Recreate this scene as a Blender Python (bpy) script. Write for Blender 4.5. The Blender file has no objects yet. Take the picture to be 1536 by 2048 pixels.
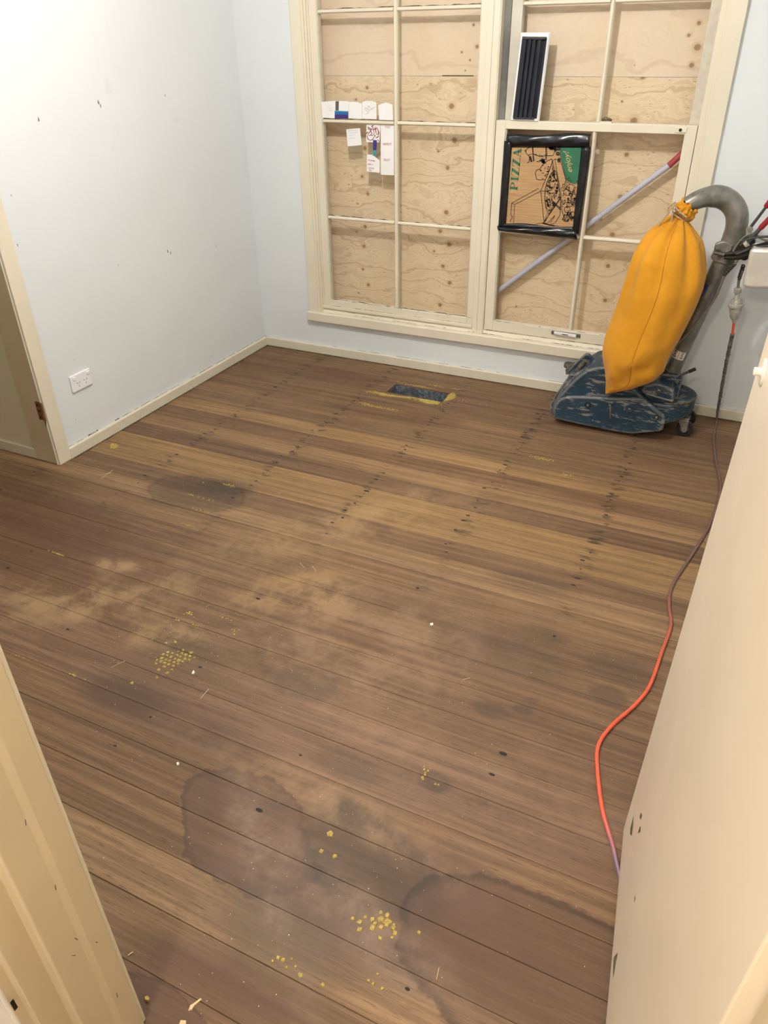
import bpy, bmesh, math, random
import numpy as np
from mathutils import Vector, Matrix
random.seed(7)
SC = bpy.context.scene
COL = SC.collection
PI = math.pi

# ------------------------------------------------------------------ camera
F_PX = 1488.8649
CAM = Vector((2.4559, -3.5106, 1.5083))
RIGHT = Vector((0.9029, 0.4296, -0.0163)); 
yaw, pitch, roll = 0.4521, -0.5671, -0.0163
_f = Vector((-math.sin(yaw)*math.cos(pitch), math.cos(yaw)*math.cos(pitch), math.sin(pitch)))
_r = Vector((math.cos(yaw), math.sin(yaw), 0)); _u = _r.cross(_f)
CR = math.cos(roll)*_r + math.sin(roll)*_u
CU = -math.sin(roll)*_r + math.cos(roll)*_u
cd = bpy.data.cameras.new('camera'); cam = bpy.data.objects.new('camera', cd); COL.objects.link(cam)
cd.sensor_fit = 'VERTICAL'; cd.sensor_height = 36.0; cd.lens = F_PX/2048*36.0; cd.clip_start = 0.01
M = Matrix((CR, CU, -_f)).transposed().to_4x4(); M.translation = CAM
cam.matrix_world = M
SC.camera = cam

# ------------------------------------------------------------------ light, world, exposure
SC.view_settings.view_transform = 'Standard'; SC.view_settings.look = 'None'
SC.view_settings.gamma = 1.0; SC.view_settings.use_curve_mapping = False
SC.view_settings.exposure = 0.0
w = bpy.data.worlds.new('world'); SC.world = w; w.use_nodes = True
w.node_tree.nodes['Background'].inputs[0].default_value = (0.9, 0.95, 1.0, 1)
w.node_tree.nodes['Background'].inputs[1].default_value = 0.3
def lamp(name, loc, energy, color, r):
    l = bpy.data.lights.new(name, 'POINT'); l.energy = energy; l.color = color; l.shadow_soft_size = r
    o = bpy.data.objects.new(name, l); o.location = loc; COL.objects.link(o); return o
lamp('room_bulb', (1.36, -1.62, 2.30), 77, (1.0, 0.968, 0.93), 0.05)
lamp('hall_bulb', (2.05, -4.15, 2.28), 66, (1.0, 0.90, 0.79), 0.07)

# ------------------------------------------------------------------ helpers
def ray(px, py):
    return _norm(px, py)
def _norm(px, py):
    return _f + (px-768)/F_PX*CR - (py-1024)/F_PX*CU
def ony(px, py, y=0.0):
    d = ray(px, py); return CAM + d*((y-CAM.y)/d.y)
def onz(px, py, z=0.0):
    d = ray(px, py); return CAM + d*((z-CAM.z)/d.z)
def onx(px, py, x=0.0):
    d = ray(px, py); return CAM + d*((x-CAM.x)/d.x)

def lin(c):
    c = c/255.0
    return c/12.92 if c <= 0.04045 else ((c+0.055)/1.055)**2.4
def rgb(r, g, b): return (lin(r), lin(g), lin(b), 1)

class MB:
    def __init__(s): s.v = []; s.f = []
    def add(s, v, f):
        n = len(s.v); s.v += [tuple(p) for p in v]; s.f += [tuple(i+n for i in q) for q in f]; return s
    def box(s, a, b):
        x0, x1 = sorted((a[0], b[0])); y0, y1 = sorted((a[1], b[1])); z0, z1 = sorted((a[2], b[2]))
        return s.add([(x0,y0,z0),(x1,y0,z0),(x1,y1,z0),(x0,y1,z0),(x0,y0,z1),(x1,y0,z1),(x1,y1,z1),(x0,y1,z1)],
                     [(0,3,2,1),(4,5,6,7),(0,1,5,4),(1,2,6,5),(2,3,7,6),(3,0,4,7)])
    def prism(s, pts, d):           # pts: list of Vector (planar loop), d: extrusion vector
        n = len(pts); d = Vector(d)
        s.add([Vector(p) for p in pts]+[Vector(p)+d for p in pts],
              [tuple(range(n))[::-1], tuple(range(n, 2*n))]+[(i,(i+1)%n,n+(i+1)%n,n+i) for i in range(n)])
        return s
    def tube(s, pts, r, n=12, cap=True, flat=1.0):
        pts = [Vector(p) for p in pts]; rs = r if isinstance(r, (list, tuple)) else [r]*len(pts)
        T = []
        for i in range(len(pts)):
            a = pts[max(i-1, 0)]; b = pts[min(i+1, len(pts)-1)]; T.append((b-a).normalized())
        up = Vector((0,0,1)) if abs(T[0].z) < .9 else Vector((0,1,0))
        N = (up - T[0]*up.dot(T[0])).normalized(); V = []
        for i, p in enumerate(pts):
            N = (N - T[i]*N.dot(T[i])).normalized(); B = T[i].cross(N)
            for k in range(n):
                a = 2*PI*k/n; V.append(p + (N*math.cos(a) + B*math.sin(a)*flat)*rs[i])
        Fc = [(i*n+k, i*n+(k+1)%n, (i+1)*n+(k+1)%n, (i+1)*n+k) for i in range(len(pts)-1) for k in range(n)]
        if cap: Fc += [tuple(range(n))[::-1], tuple(range((len(pts)-1)*n, len(pts)*n))]
        return s.add(V, Fc)
    def cyl(s, a, b, r, n=20, r2=None): return s.tube([a, b], [r, r if r2 is None else r2], n)
    def lathe(s, base, axis, prof, n=20):     # prof: [(dist along axis, radius)]
        base = Vector(base); axis = Vector(axis).normalized()
        return s.tube_prof(base, axis, prof, n)
    def tube_prof(s, base, axis, prof, n):
        up = Vector((0,0,1)) if abs(axis.z) < .9 else Vector((0,1,0))
        N = (up-axis*up.dot(axis)).normalized(); B = axis.cross(N); V = []
        for d, r in prof:
            for k in range(n):
                a = 2*PI*k/n; V.append(base+axis*d+(N*math.cos(a)+B*math.sin(a))*max(r, 1e-5))
        m = len(prof)
        Fc = [(i*n+k, i*n+(k+1)%n, (i+1)*n+(k+1)%n, (i+1)*n+k) for i in range(m-1) for k in range(n)]
        Fc += [tuple(range(n))[::-1], tuple(range((m-1)*n, m*n))]
        return s.add(V, Fc)
    def build(s, name, mat, parent=None, smooth=False, bevel=0, seg=2, label=None):
        me = bpy.data.meshes.new(name); me.from_pydata(s.v, [], s.f); me.update()
        bm = bmesh.new(); bm.from_mesh(me); bmesh.ops.recalc_face_normals(bm, faces=bm.faces); bm.to_mesh(me); bm.free()
        o = bpy.data.objects.new(name, me); COL.objects.link(o)
        if mat: me.materials.append(mat)
        if smooth:
            me.polygons.foreach_set('use_smooth', [True]*len(me.polygons))
            if smooth != 'all': me.set_sharp_from_angle(angle=math.radians(40))
        if bevel:
            m = o.modifiers.new('bevel', 'BEVEL'); m.width = bevel; m.segments = seg; m.limit_method = 'ANGLE'; m.angle_limit = math.radians(35)
        if parent: setp(o, parent)
        if label: o['label'] = label
        return o
def world_of(o):
    v = Vector(o.location)
    while o.parent: o = o.parent; v += o.location
    return v
def setp(o, parent):
    o.parent = parent; o.location = o.location - world_of(parent)
def tag(o, label=None, cat=None, group=None, kind=None):
    if label: o['label'] = label
    if cat: o['category'] = cat
    if group: o['group'] = group
    if kind: o['kind'] = kind
    return o
def empty(name, loc, label=None, cat=None, group=None, kind=None):
    o = bpy.data.objects.new(name, None); o.location = loc; COL.objects.link(o); o.empty_display_size = .05
    return tag(o, label, cat, group, kind)
def smooth_path(pts, n=8):
    P = [Vector(p) for p in pts]; P = [P[0]*2-P[1]]+P+[P[-1]*2-P[-2]]; out = []
    for i in range(1, len(P)-2):
        for k in range(n):
            t = k/n; a, b, c, d = P[i-1], P[i], P[i+1], P[i+2]
            out.append(.5*((2*b)+(c-a)*t+(2*a-5*b+4*c-d)*t*t+(3*b-a-3*c+d)*t**3))
    out.append(P[-2]); return out

# ------------------------------------------------------------------ material helpers
class NT:
    def __init__(s, name):
        s.m = bpy.data.materials.new(name); s.m.use_nodes = True; s.t = s.m.node_tree; s.n = s.t.nodes; s.l = s.t.links
        s.b = s.n['Principled BSDF']
    def link(s, a, b): s.l.new(a, b)
    def sock(s, node, key, val):
        if val is None: return
        if isinstance(val, bpy.types.NodeSocket): s.l.new(val, node.inputs[key])
        else: node.inputs[key].default_value = val
    def math(s, op, a, b=None, c=None, clamp=False):
        n = s.n.new('ShaderNodeMath'); n.operation = op; n.use_clamp = clamp
        s.sock(n, 0, a); s.sock(n, 1, b); s.sock(n, 2, c); return n.outputs[0]
    def vmath(s, op, a, b=None, c=None):
        n = s.n.new('ShaderNodeVectorMath'); n.operation = op
        s.sock(n, 0, a); s.sock(n, 1, b); s.sock(n, 2, c)
        return n.outputs['Value'] if op in ('LENGTH', 'DOT_PRODUCT', 'DISTANCE') else n.outputs[0]
    def mix(s, f, a, b, mode='MIX'):
        n = s.n.new('ShaderNodeMix'); n.data_type = 'RGBA'; n.blend_type = mode
        s.sock(n, 0, f); s.sock(n, 6, a); s.sock(n, 7, b); return n.outputs[2]
    def noise(s, vec=None, scale=5, detail=3, rough=.5, dist=0, col=False):
        n = s.n.new('ShaderNodeTexNoise'); s.sock(n, 'Vector', vec); s.sock(n, 'Scale', scale)
        n.inputs['Detail'].default_value = detail; n.inputs['Roughness'].default_value = rough; n.inputs['Distortion'].default_value = dist
        return n.outputs[1] if col else n.outputs[0]
    def pos(s): return s.n.new('ShaderNodeNewGeometry').outputs['Position']
    def sep(s, v):
        n = s.n.new('ShaderNodeSeparateXYZ'); s.sock(n, 0, v); return n.outputs
    def comb(s, x, y, z):
        n = s.n.new('ShaderNodeCombineXYZ'); s.sock(n, 0, x); s.sock(n, 1, y); s.sock(n, 2, z); return n.outputs[0]
    def ramp(s, v, lo, hi, a=0.0, b=1.0, smooth=True):
        n = s.n.new('ShaderNodeMapRange'); n.interpolation_type = 'SMOOTHSTEP' if smooth else 'LINEAR'
        s.sock(n, 0, v); s.sock(n, 1, lo); s.sock(n, 2, hi); s.sock(n, 3, a); s.sock(n, 4, b); return n.outputs[0]
    def bump(s, h, strength=.3, dist=.002):
        n = s.n.new('ShaderNodeBump'); n.inputs['Strength'].default_value = strength; n.inputs['Distance'].default_value = dist
        s.sock(n, 'Height', h); s.link(n.outputs[0], s.b.inputs['Normal'])
    def out(s, color=None, rough=None, metal=None, spec=None):
        s.sock(s.b, 'Base Color', color); s.sock(s.b, 'Roughness', rough); s.sock(s.b, 'Metallic', metal)
        if spec is not None: s.b.inputs['Specular IOR Level'].default_value = spec
        return s.m

def plain(name, c, rough=.5, metal=0, var=.06, nscale=8, spec=.5, bump=0, bscale=80):
    t = NT(name); p = t.pos(); n = t.noise(p, nscale, 4, .6)
    d = tuple(x*(1-var*2.2) for x in c[:3])+(1,)
    col = t.mix(t.ramp(n, .35, .65), d, c)
    if bump: t.bump(t.noise(p, bscale, 3), bump, .001)
    return t.out(col, rough, metal, spec)

def paint(name, c, dirt=(120,105,80), dirt_amt=.3, rough=.4, chips=True, low=0.0):
    """old brush paint: faint streak relief, grime specks; 'low' = extra scuffs near the floor line (height in m)"""
    t = NT(name); p = t.pos()
    n1 = t.noise(p, 3.5, 4, .6); base = t.mix(t.ramp(n1, .3, .7), tuple(x*.93 for x in c[:3])+(1,), c)
    n2 = t.noise(p, 55, 5, .65); n3 = t.noise(p, 5, 3, .6)
    spots = t.math('MULTIPLY', t.ramp(n2, .66, .74), t.ramp(n3, .45, .62))
    col = t.mix(t.math('MULTIPLY', spots, dirt_amt), base, rgb(*dirt))
    if low:
        z = t.sep(p)[2]
        lowm = t.math('MULTIPLY', t.ramp(z, low, 0.0), t.ramp(t.noise(t.vmath('MULTIPLY', p, (1, 1, 2.0)), 55, 5, .75), .55, .70))
        col = t.mix(t.math('MULTIPLY', lowm, .5), col, rgb(112, 98, 74))
    t.bump(t.noise(p, 60, 3), .12, .001)
    return t.out(col, rough)

M_CREAM = paint('cream_paint', rgb(227, 218, 196), low=.0)
M_CREAM_LOW = paint('cream_skirting_paint', rgb(218, 210, 188), low=.055)
M_JAMB = paint('cream_door_frame_paint', rgb(206, 190, 158), rough=.38, dirt_amt=.35)
M_DOOR = None
M_BEADW = plain('bead_worn_paint', rgb(206, 198, 180), .6, var=.05, nscale=40)

def wall_mat(name, c):
    t = NT(name); p = t.pos()
    n = t.noise(p, 1.3, 4, .6); base = t.mix(t.ramp(n, .3, .7), tuple(x*.95 for x in c[:3])+(1,), c)
    sm = t.math('MULTIPLY', t.ramp(t.noise(p, 7, 5, .7, .6), .62, .75), .10)
    col = t.mix(sm, base, rgb(150, 148, 140))
    fl = t.math('MULTIPLY', t.ramp(t.noise(t.vmath('MULTIPLY', p, (1, 1, 2.2)), 42, 3, .6), .76, .79), t.ramp(t.noise(p, 3, 2), .48, .6))
    col = t.mix(t.math('MULTIPLY', fl, .55), col, rgb(150, 140, 120))
    t.bump(t.noise(p, 190, 2), .10, .001)
    return t.out(col, .55, spec=.3)
M_WALL = wall_mat('white_wall_paint', rgb(224, 228, 229))
M_WALLC = wall_mat('cream_wall_paint', rgb(222, 212, 184))
M_HALL = wall_mat('hall_wall_paint', rgb(232, 226, 212))
M_CEIL = plain('ceiling_paint', rgb(238, 238, 236), .8)
M_DARK = plain('dark_gap', rgb(40, 34, 26), .9)
M_GRIME_GAP = plain('grime', rgb(88, 76, 54), .9, var=.3, nscale=70)  # dark brown for grime, cracks, the floor edge line and painted gap shade

# --- floor boards ---------------------------------------------------
def blob(t, P, cx, cy, rx, ry, rot=0, soft=.25, wob=None, amt=.3):
    """elliptic stain mask at a place on the floor, with a noisy rim"""
    c, s = math.cos(rot), math.sin(rot)
    x, y = P
    dx = t.math('SUBTRACT', x, cx); dy = t.math('SUBTRACT', y, cy)
    u = t.math('ADD', t.math('MULTIPLY', dx, c/rx), t.math('MULTIPLY', dy, s/rx))
    v = t.math('ADD', t.math('MULTIPLY', dx, -s/ry), t.math('MULTIPLY', dy, c/ry))
    d = t.math('SQRT', t.math('ADD', t.math('MULTIPLY', u, u), t.math('MULTIPLY', v, v)))
    if wob is not None: d = t.math('MULTIPLY_ADD', wob, amt, d)
    return d, t.ramp(d, 1-soft, 1+soft, 1.0, 0.0)

def floor_mat():
    t = NT('worn_hardwood_boards'); p = t.pos()
    oi = t.n.new('ShaderNodeObjectInfo')
    tone = oi.outputs['Color']; rnd = oi.outputs['Random']
    off = t.comb(t.math('MULTIPLY', rnd, 37.0), t.math('MULTIPLY', rnd, 91.0), t.math('MULTIPLY', rnd, 13.0))
    q = t.vmath('ADD', p, off)
    g1 = t.noise(t.vmath('MULTIPLY', q, (.9, 34, 1)), 1.6, 6, .62, .35)
    g2 = t.noise(t.vmath('MULTIPLY', q, (2.2, 120, 1)), 2.2, 4, .6, .2)
    g3 = t.noise(t.vmath('MULTIPLY', q, (14, 260, 1)), 1.8, 2, .5)     # open pores: short dark dashes
    g4 = t.noise(t.vmath('MULTIPLY', q, (2, 9, 1)), 1.3, 3, .6)
    dark = t.mix(1.0, tone, (.60, .575, .55, 1), 'MULTIPLY'); light = t.mix(1.0, tone, (1.20, 1.18, 1.14, 1), 'MULTIPLY')
    col = t.mix(t.ramp(g1, .28, .72), dark, light)
    col = t.mix(t.math('MULTIPLY', t.ramp(g2, .58, .36), .38), col, dark)
    col = t.mix(t.math('MULTIPLY', t.ramp(g4, .5, .72), .22), col, rgb(96, 70, 56))
    col = t.mix(t.math('MULTIPLY', t.ramp(g3, .62, .70), .62), col, rgb(62, 44, 34))
    X, Y, Z = t.sep(p); P = (X, Y)
    wn = t.math('SUBTRACT', t.noise(p, 7, 5, .62), .5); wn2 = t.math('SUBTRACT', t.noise(p, 3.0, 5, .68), .5)
    def at(px, py):
        v = onz(px, py); return v.x, v.y
    def stain(px, py, rx, ry, rot, color, amt, soft=.25, wob=None, a=1.2, rim=0):
        nonlocal col
        cx, cy = at(px, py)
        d, m = blob(t, P, cx, cy, rx, ry, rot, soft, wob if wob is not None else wn2, a)
        col = t.mix(t.math('MULTIPLY', m, amt), col, color)
        if rim:
            r = t.math('MULTIPLY', t.ramp(d, .88, .99), t.ramp(d, 1.0, 1.05, 1, 0))
            col = t.mix(t.math('MULTIPLY', r, rim), col, rgb(50, 36, 28))
    G = rgb(70, 58, 48); BR = rgb(82, 58, 46); GN = rgb(74, 66, 52)
    # water marks, dirt and old spills
    stain(390, 985, .20, .115, .1, G, .62, .35, rim=.25)
    stain(450, 975, .12, .05, .2, rgb(46, 44, 36), .5, .5)
    stain(100, 1045, .42, .13, .0, BR, .5, .5)
    stain(40, 960, .25, .10, .0, rgb(84, 66, 50), .4, .5)
    stain(490, 1650, .19, .12, -.35, rgb(88, 68, 58), .55, .05, wn, 1.1, rim=.35)
    stain(570, 1840, .22, .12, 0, rgb(86, 70, 60), .45, .5)
    stain(900, 1810, .22, .10, -.3, rgb(94, 70, 58), .45, .3, wn, .9)
    stain(735, 1725, .20, .10, -.35, rgb(68, 58, 48), .62, .14, wn, .9)
    stain(560, 1880, .16, .07, 0, GN, .42, .5)
    stain(700, 1870, .20, .06, 0, rgb(92, 76, 70), .4, .6)
    stain(440, 1975, .20, .05, 0, BR, .7, .45)
    stain(300, 2035, .12, .06, 0, BR, .7, .2, rim=.4)
    stain(1050, 1930, .26, .155, .0, rgb(88, 66, 54), .5, .10, wn, .5, rim=.55)
    stain(250, 1390, .12, .055, 0, G, .5, .5)
    stain(610, 1370, .10, .06, .3, rgb(84, 70, 58), .45, .3)
    stain(690, 1530, .10, .035, 0, G, .35, .3)
    stain(870, 1565, .04, .03, 0, G, .6, .3)
    stain(1010, 1310, .20, .09, 0, G, .48, .5)
    stain(1240, 1340, .09, .05, 0, G, .45, .4)
    stain(1090, 1270, .07, .03, 0, G, .4, .5)
    stain(980, 1420, .06, .03, 0, G, .55, .25)
    stain(1045, 1420, .03, .018, 0, G, .5, .25)
    stain(1215, 1390, .05, .035, 0, G, .5, .3)
    stain(1060, 1165, .13, .05, .1, G, .40, .5)
    stain(690, 750, .22, .05, 0, rgb(92, 64, 46), .4, .5)
    stain(760, 830, .30, .05, 0, rgb(84, 60, 44), .45, .5)
    stain(150, 1110, .40, .15, 0, rgb(92, 66, 52), .4, .6)
    stain(860, 840, .16, .05, 0, rgb(80, 58, 42), .35, .5)
    stain(330, 1440, .3, .05, 0, rgb(86, 66, 56), .45, .5)
    stain(380, 1310, .22, .12, 0, rgb(92, 74, 56), .45, .6)
    # nail-rust smears along the joists
    jx = t.math('SUBTRACT', t.math('FRACT', t.math('DIVIDE', t.math('ADD', X, -.405+.222+4.44), .444)), .5)
    jm = t.ramp(t.math('ABSOLUTE', jx), .02, .11, 1, 0)
    bn = t.noise(t.vmath('MULTIPLY', p, (1, 3.2, 1)), 13, 3, .6)
    sm = t.math('MULTIPLY', t.math('MULTIPLY', jm, t.ramp(bn, .52, .66)), t.ramp(Y, -2.4, -1.0, .15, 1))
    col = t.mix(t.math('MULTIPLY', sm, .85), col, rgb(44, 40, 36))
    # sanding dust
    dn = t.noise(t.vmath('MULTIPLY', p, (1, 1, 1)), 7, 8, .70, .15)
    fan = t.noise(t.vmath('ROTATE', p) if False else t.vmath('MULTIPLY', p, (1.6, 1.0, 1)), 2.2, 6, .7, 1.2)
    D1 = rgb(172, 142, 102); D2 = rgb(152, 124, 98)
    def dust(px, py, rx, ry, rot, color, amt):
        nonlocal col
        cx, cy = at(px, py)
        d, m = blob(t, P, cx, cy, rx, ry, rot, .75, wn2, 1.6)
        col = t.mix(t.math('MULTIPLY', t.math('MULTIPLY', m, t.ramp(dn, .38, .66)), amt), col, color)
    dust(230, 1200, .32, .13, .5, D1, .55)
    dust(60, 1190, .20, .09, .3, D1, .40)
    dust(330, 1270, .12, .05, .5, rgb(180, 148, 104), .6)
    dust(235, 1130, .12, .03, .3, rgb(180, 148, 110), .6)
    dust(590, 1180, .17, .12, .7, rgb(172, 140, 92), .65)
    dust(640, 1060, .40, .12, .9, D1, .5)
    dust(720, 1270, .42, .26, .4, D2, .48)
    dust(560, 1560, .30, .05, -.1, D2, .5)
    dust(740, 1640, .22, .045, -.25, D2, .55)
    dust(520, 1740, .26, .035, -.7, rgb(150, 132, 116), .45)
    dust(700, 1820, .28, .05, -.3, rgb(150, 128, 112), .5)
    dust(1000, 1560, .40, .20, 0, D2, .25)
    dust(900, 1000, .40, .30, 0, D1, .22)
    sp = t.ramp(t.noise(p, 210, 2, .5), .74, .78)
    col = t.mix(t.math('MULTIPLY', sp, .35), col, rgb(190, 165, 125))
    t.bump(t.math('ADD', t.math('MULTIPLY', g3, .6), g2), .25, .0012)
    rough = t.ramp(dn, .3, .7, .50, .66)
    return t.out(col, rough, spec=.28)
M_FLOOR = floor_mat()

# --- plywood -------------------------------------------------------
def ply_mat(name, c1, c2, knots, dash=.5, dens=1.0, zs=1.0):
    t = NT(name); p = t.pos(); X, Y, Z = t.sep(p)
    near = None; warp = None
    for kx, kz, kr in knots:
        kr *= .82
        dx = t.math('SUBTRACT', X, kx); dz = t.math('SUBTRACT', Z, kz)
        dz = t.math('MULTIPLY', dz, 1.1)
        d = t.math('DIVIDE', t.math('SQRT', t.math('ADD', t.math('MULTIPLY', dx, dx), t.math('MULTIPLY', dz, dz))), kr)
        near = d if near is None else t.math('MINIMUM', near, d)
        dxw = t.math('DIVIDE', dx, kr*9); dzw = t.math('DIVIDE', dz, kr*4.5)
        e = t.math('POWER', 2.718, t.math('MULTIPLY', t.math('ADD', t.math('MULTIPLY', dxw, dxw), t.math('MULTIPLY', dzw, dzw)), -1.0))
        e = t.math('MULTIPLY', e, kr*3.2); warp = e if warp is None else t.math('ADD', warp, e)
    n0 = t.noise(t.vmath('MULTIPLY', p, (1.6, 1, 3.2)), 1.6, 4, .55)
    zz = t.math('ADD', t.math('ADD', Z, warp), t.math('MULTIPLY', n0, .34))
    rings = t.math('SINE', t.math('MULTIPLY', zz, 190.0*zs))
    rings2 = t.math('SINE', t.math('MULTIPLY', zz, 71.0*zs))
    rr = t.math('ADD', t.math('MULTIPLY', rings, .5), t.math('MULTIPLY', rings2, .5))
    fine = t.noise(t.comb(t.math('MULTIPLY', X, 6), 0, t.math('MULTIPLY', zz, 140)), 1.0, 4, .6)
    col = t.mix(t.ramp(rr, -1.0, -.35), c2, c1)
    col = t.mix(t.math('MULTIPLY', t.ramp(fine, .38, .56, 1, 0), .30*dens), col, tuple(x*.78 for x in c2[:3])+(1,))
    da = t.noise(t.comb(t.math('MULTIPLY', X, 45), 0, t.math('MULTIPLY', Z, 260)), 1.0, 2, .5)
    db = t.noise(p, 9, 3, .5)
    dm = t.math('MULTIPLY', t.ramp(da, .64, .70), t.ramp(db, .42, .58))
    col = t.mix(t.math('MULTIPLY', dm, dash), col, rgb(120, 84, 50))
    big = t.noise(p, 2.6, 3, .5)
    col = t.mix(t.math('MULTIPLY', t.ramp(big, .45, .7), .25), col, rgb(216, 192, 148))
    kn = t.noise(p, 150, 3)
    nr = t.math('ADD', near, t.math('MULTIPLY', t.math('SUBTRACT', kn, .5), .5))
    col = t.mix(t.math('MULTIPLY', t.ramp(nr, 1.1, 2.4, 1, 0), .35), col, rgb(190, 148, 100))
    col = t.mix(t.math('MULTIPLY', t.ramp(nr, .75, 1.15, 1, 0), .8), col, rgb(146, 106, 72))
    col = t.mix(t.math('MULTIPLY', t.ramp(nr, .2, .55, 1, 0), .5), col, rgb(150, 112, 78))
    t.bump(fine, .15, .001)
    return t.out(col, .6, spec=.3)
KL = [(.63,.84,.011),(.57,.79,.006),(1.06,.78,.015),(.61,.68,.012),(.60,.58,.012),(.59,.46,.009),(.62,.38,.012),(.56,.65,.006),(.56,.33,.005),
      (1.03,.69,.013),(1.08,.63,.015),(1.0,.59,.007),(1.05,.52,.012),(1.09,.44,.013),(1.04,.32,.013),(1.87,.60,.012),(1.88,.44,.012),
      (.64,1.31,.010),(.58,1.26,.007),(1.07,1.24,.016),(1.09,1.10,.016),(1.01,1.05,.007),(1.06,.98,.012),(.62,1.05,.012),(.60,.92,.009),
      (1.90,1.36,.013),(1.89,1.20,.018),(1.83,1.27,.006),(1.88,1.07,.012),(1.88,.90,.014),(1.81,.80,.007),(1.87,.74,.013),(1.45,.36,.006)]
KU = [(1.18,1.47,.010),(1.11,1.45,.006),(1.15,1.42,.006),(1.13,1.38,.004),(1.16,1.55,.007),(2.08,1.54,.010),(2.05,1.50,.008),(2.09,1.46,.016),
      (2.08,1.40,.012),(1.86,1.40,.003)]
M_PLY_L = ply_mat('coarse_plywood', rgb(228, 205, 172), rgb(206, 178, 144), KL, 1.0, 1.15)
M_PLY_U = ply_mat('smooth_plywood', rgb(228, 206, 180), rgb(218, 194, 168), KU, .10, .5, .6)

def glass_mat():
    m = bpy.data.materials.new('old_window_glass'); m.use_nodes = True; t = m.node_tree; n = t.nodes; n.clear()
    o = n.new('ShaderNodeOutputMaterial'); mx = n.new('ShaderNodeMixShader'); tr = n.new('ShaderNodeBsdfTransparent'); g = n.new('ShaderNodeBsdfGlossy')
    tr.inputs[0].default_value = (.99, .995, .992, 1); g.inputs['Roughness'].default_value = .03
    fr = n.new('ShaderNodeFresnel'); fr.inputs[0].default_value = 1.45
    # the far face of each thin pane would count as glass-to-air without refraction, so only the near face reflects
    ge = n.new('ShaderNodeNewGeometry'); mu = n.new('ShaderNodeMath'); mu.operation = 'MULTIPLY_ADD'; mu.inputs[1].default_value = -1.0; mu.inputs[2].default_value = 1.0
    t.links.new(ge.outputs['Backfacing'], mu.inputs[0]); m3 = n.new('ShaderNodeMath'); m3.operation = 'MULTIPLY'
    t.links.new(fr.outputs[0], m3.inputs[0]); t.links.new(mu.outputs[0], m3.inputs[1]); t.links.new(m3.outputs[0], mx.inputs[0]); t.links.new(tr.outputs[0], mx.inputs[1]); t.links.new(g.outputs[0], mx.inputs[2]); t.links.new(mx.outputs[0], o.inputs[0])
    return m
M_GLASS = glass_mat()

def door_mat():
    t = NT('gloss_cream_door_paint'); p = t.pos()
    n = t.noise(t.vmath('MULTIPLY', p, (1, 3, 2)), 1.5, 4, .6)
    c = t.mix(t.ramp(n, .3, .7), rgb(230, 215, 192), rgb(236, 222, 200))
    z = t.sep(p)[2]
    t.bump(t.noise(t.vmath('MULTIPLY', p, (1, 9, 6)), 4, 3), .04, .001)
    return t.out(c, .30, spec=.5)
M_DOOR = door_mat()

# ------------------------------------------------------------------ room shell
RX = 2.76          # right wall
RY = -3.13         # front wall (doorway wall)
H = 2.45
PITCH = .1065
VX0, VX1, VY0, VY1 = .950, 1.250, -.355, -.243

floor = MB()
for a, b in [((-1.4,-5.0,-.06),(VX0,.0,-.0225)), ((VX1,-5.0,-.06),(3.3,.0,-.0225)), ((VX0,VY1,-.06),(VX1,0,-.0225)), ((VX0,-5.0,-.06),(VX1,VY0,-.0225))]:
    floor.box(a, b)
floor = floor.build('floor', M_DARK); tag(floor, kind='structure')
tones = [(127,101,75),(124,98,72),(120,94,70),(130,103,76),(117,91,68),(126,99,73),(122,96,71)]
light_rows = {11: (150,120,82), 7: (144,115,80), 12: (144,115,80), 9:(138,110,80), 8:(120,92,68), 10:(116,90,68), 3:(124,98,74), 14:(142,114,84), 26:(144,116,86), 21:(126,99,78), 22:(126,99,78)}
def plank(x0, x1, y0, y1, tone, z0=-.022, z1=0.0):
    g = .00045
    o = MB().box((x0+g*.5, y0+g, z0), (x1-g*.5, y1-g, z1)).build('floorboard', M_FLOOR, floor, bevel=.0009, seg=1)
    o.color = rgb(*tone)
    return o
rr = random.Random(3)
for k in range(-5, 47):
    ya = -2.52 + PITCH*(23-k) - PITCH; yb = ya + PITCH      # row k, counting from the window wall
    ya = max(ya, -4.98); yb = min(yb, 0.0)
    if yb - ya < .004 or yb <= -4.98: continue
    base = light_rows.get(k, tones[rr.randrange(len(tones))])
    xs0 = -1.38 if ya < -1.55 else -.02
    cuts = [xs0] + sorted(.405+.444*j for j in (rr.sample(range(-3, 6), 1) if k < 12 else rr.sample(range(-4, -1), 1))) + [3.28 if ya < -3.1 else 2.80]
    cuts = [c for i, c in enumerate(cuts) if i == 0 or c > xs0+.2]
    dz = rr.uniform(-.0006, .0004)
    for i in range(len(cuts)-1):
        tn = base if i == 0 or rr.random() < .3 else tones[rr.randrange(len(tones))]
        if k in light_rows: tn = base
        kf = rr.uniform(.96, 1.03); tn = tuple(c*kf for c in tn)
        a, b = cuts[i], cuts[i+1]
        if ya < VY1 and yb > VY0 and a < VX1 and b > VX0:      # boards cut round the floor vent
            if a < VX0: plank(a, VX0, ya, yb, tn, z1=dz)
            if b > VX1: plank(VX1, b, ya, yb, tn, z1=dz)
            lo, hi = max(a, VX0), min(b, VX1)
            if yb > VY1+.003: plank(lo, hi, VY1, yb, tn, z1=dz)
            if ya < VY0-.003: plank(lo, hi, ya, VY0, tn, z1=dz)
        else: plank(a, b, ya, yb, tn, z1=dz)
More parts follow.
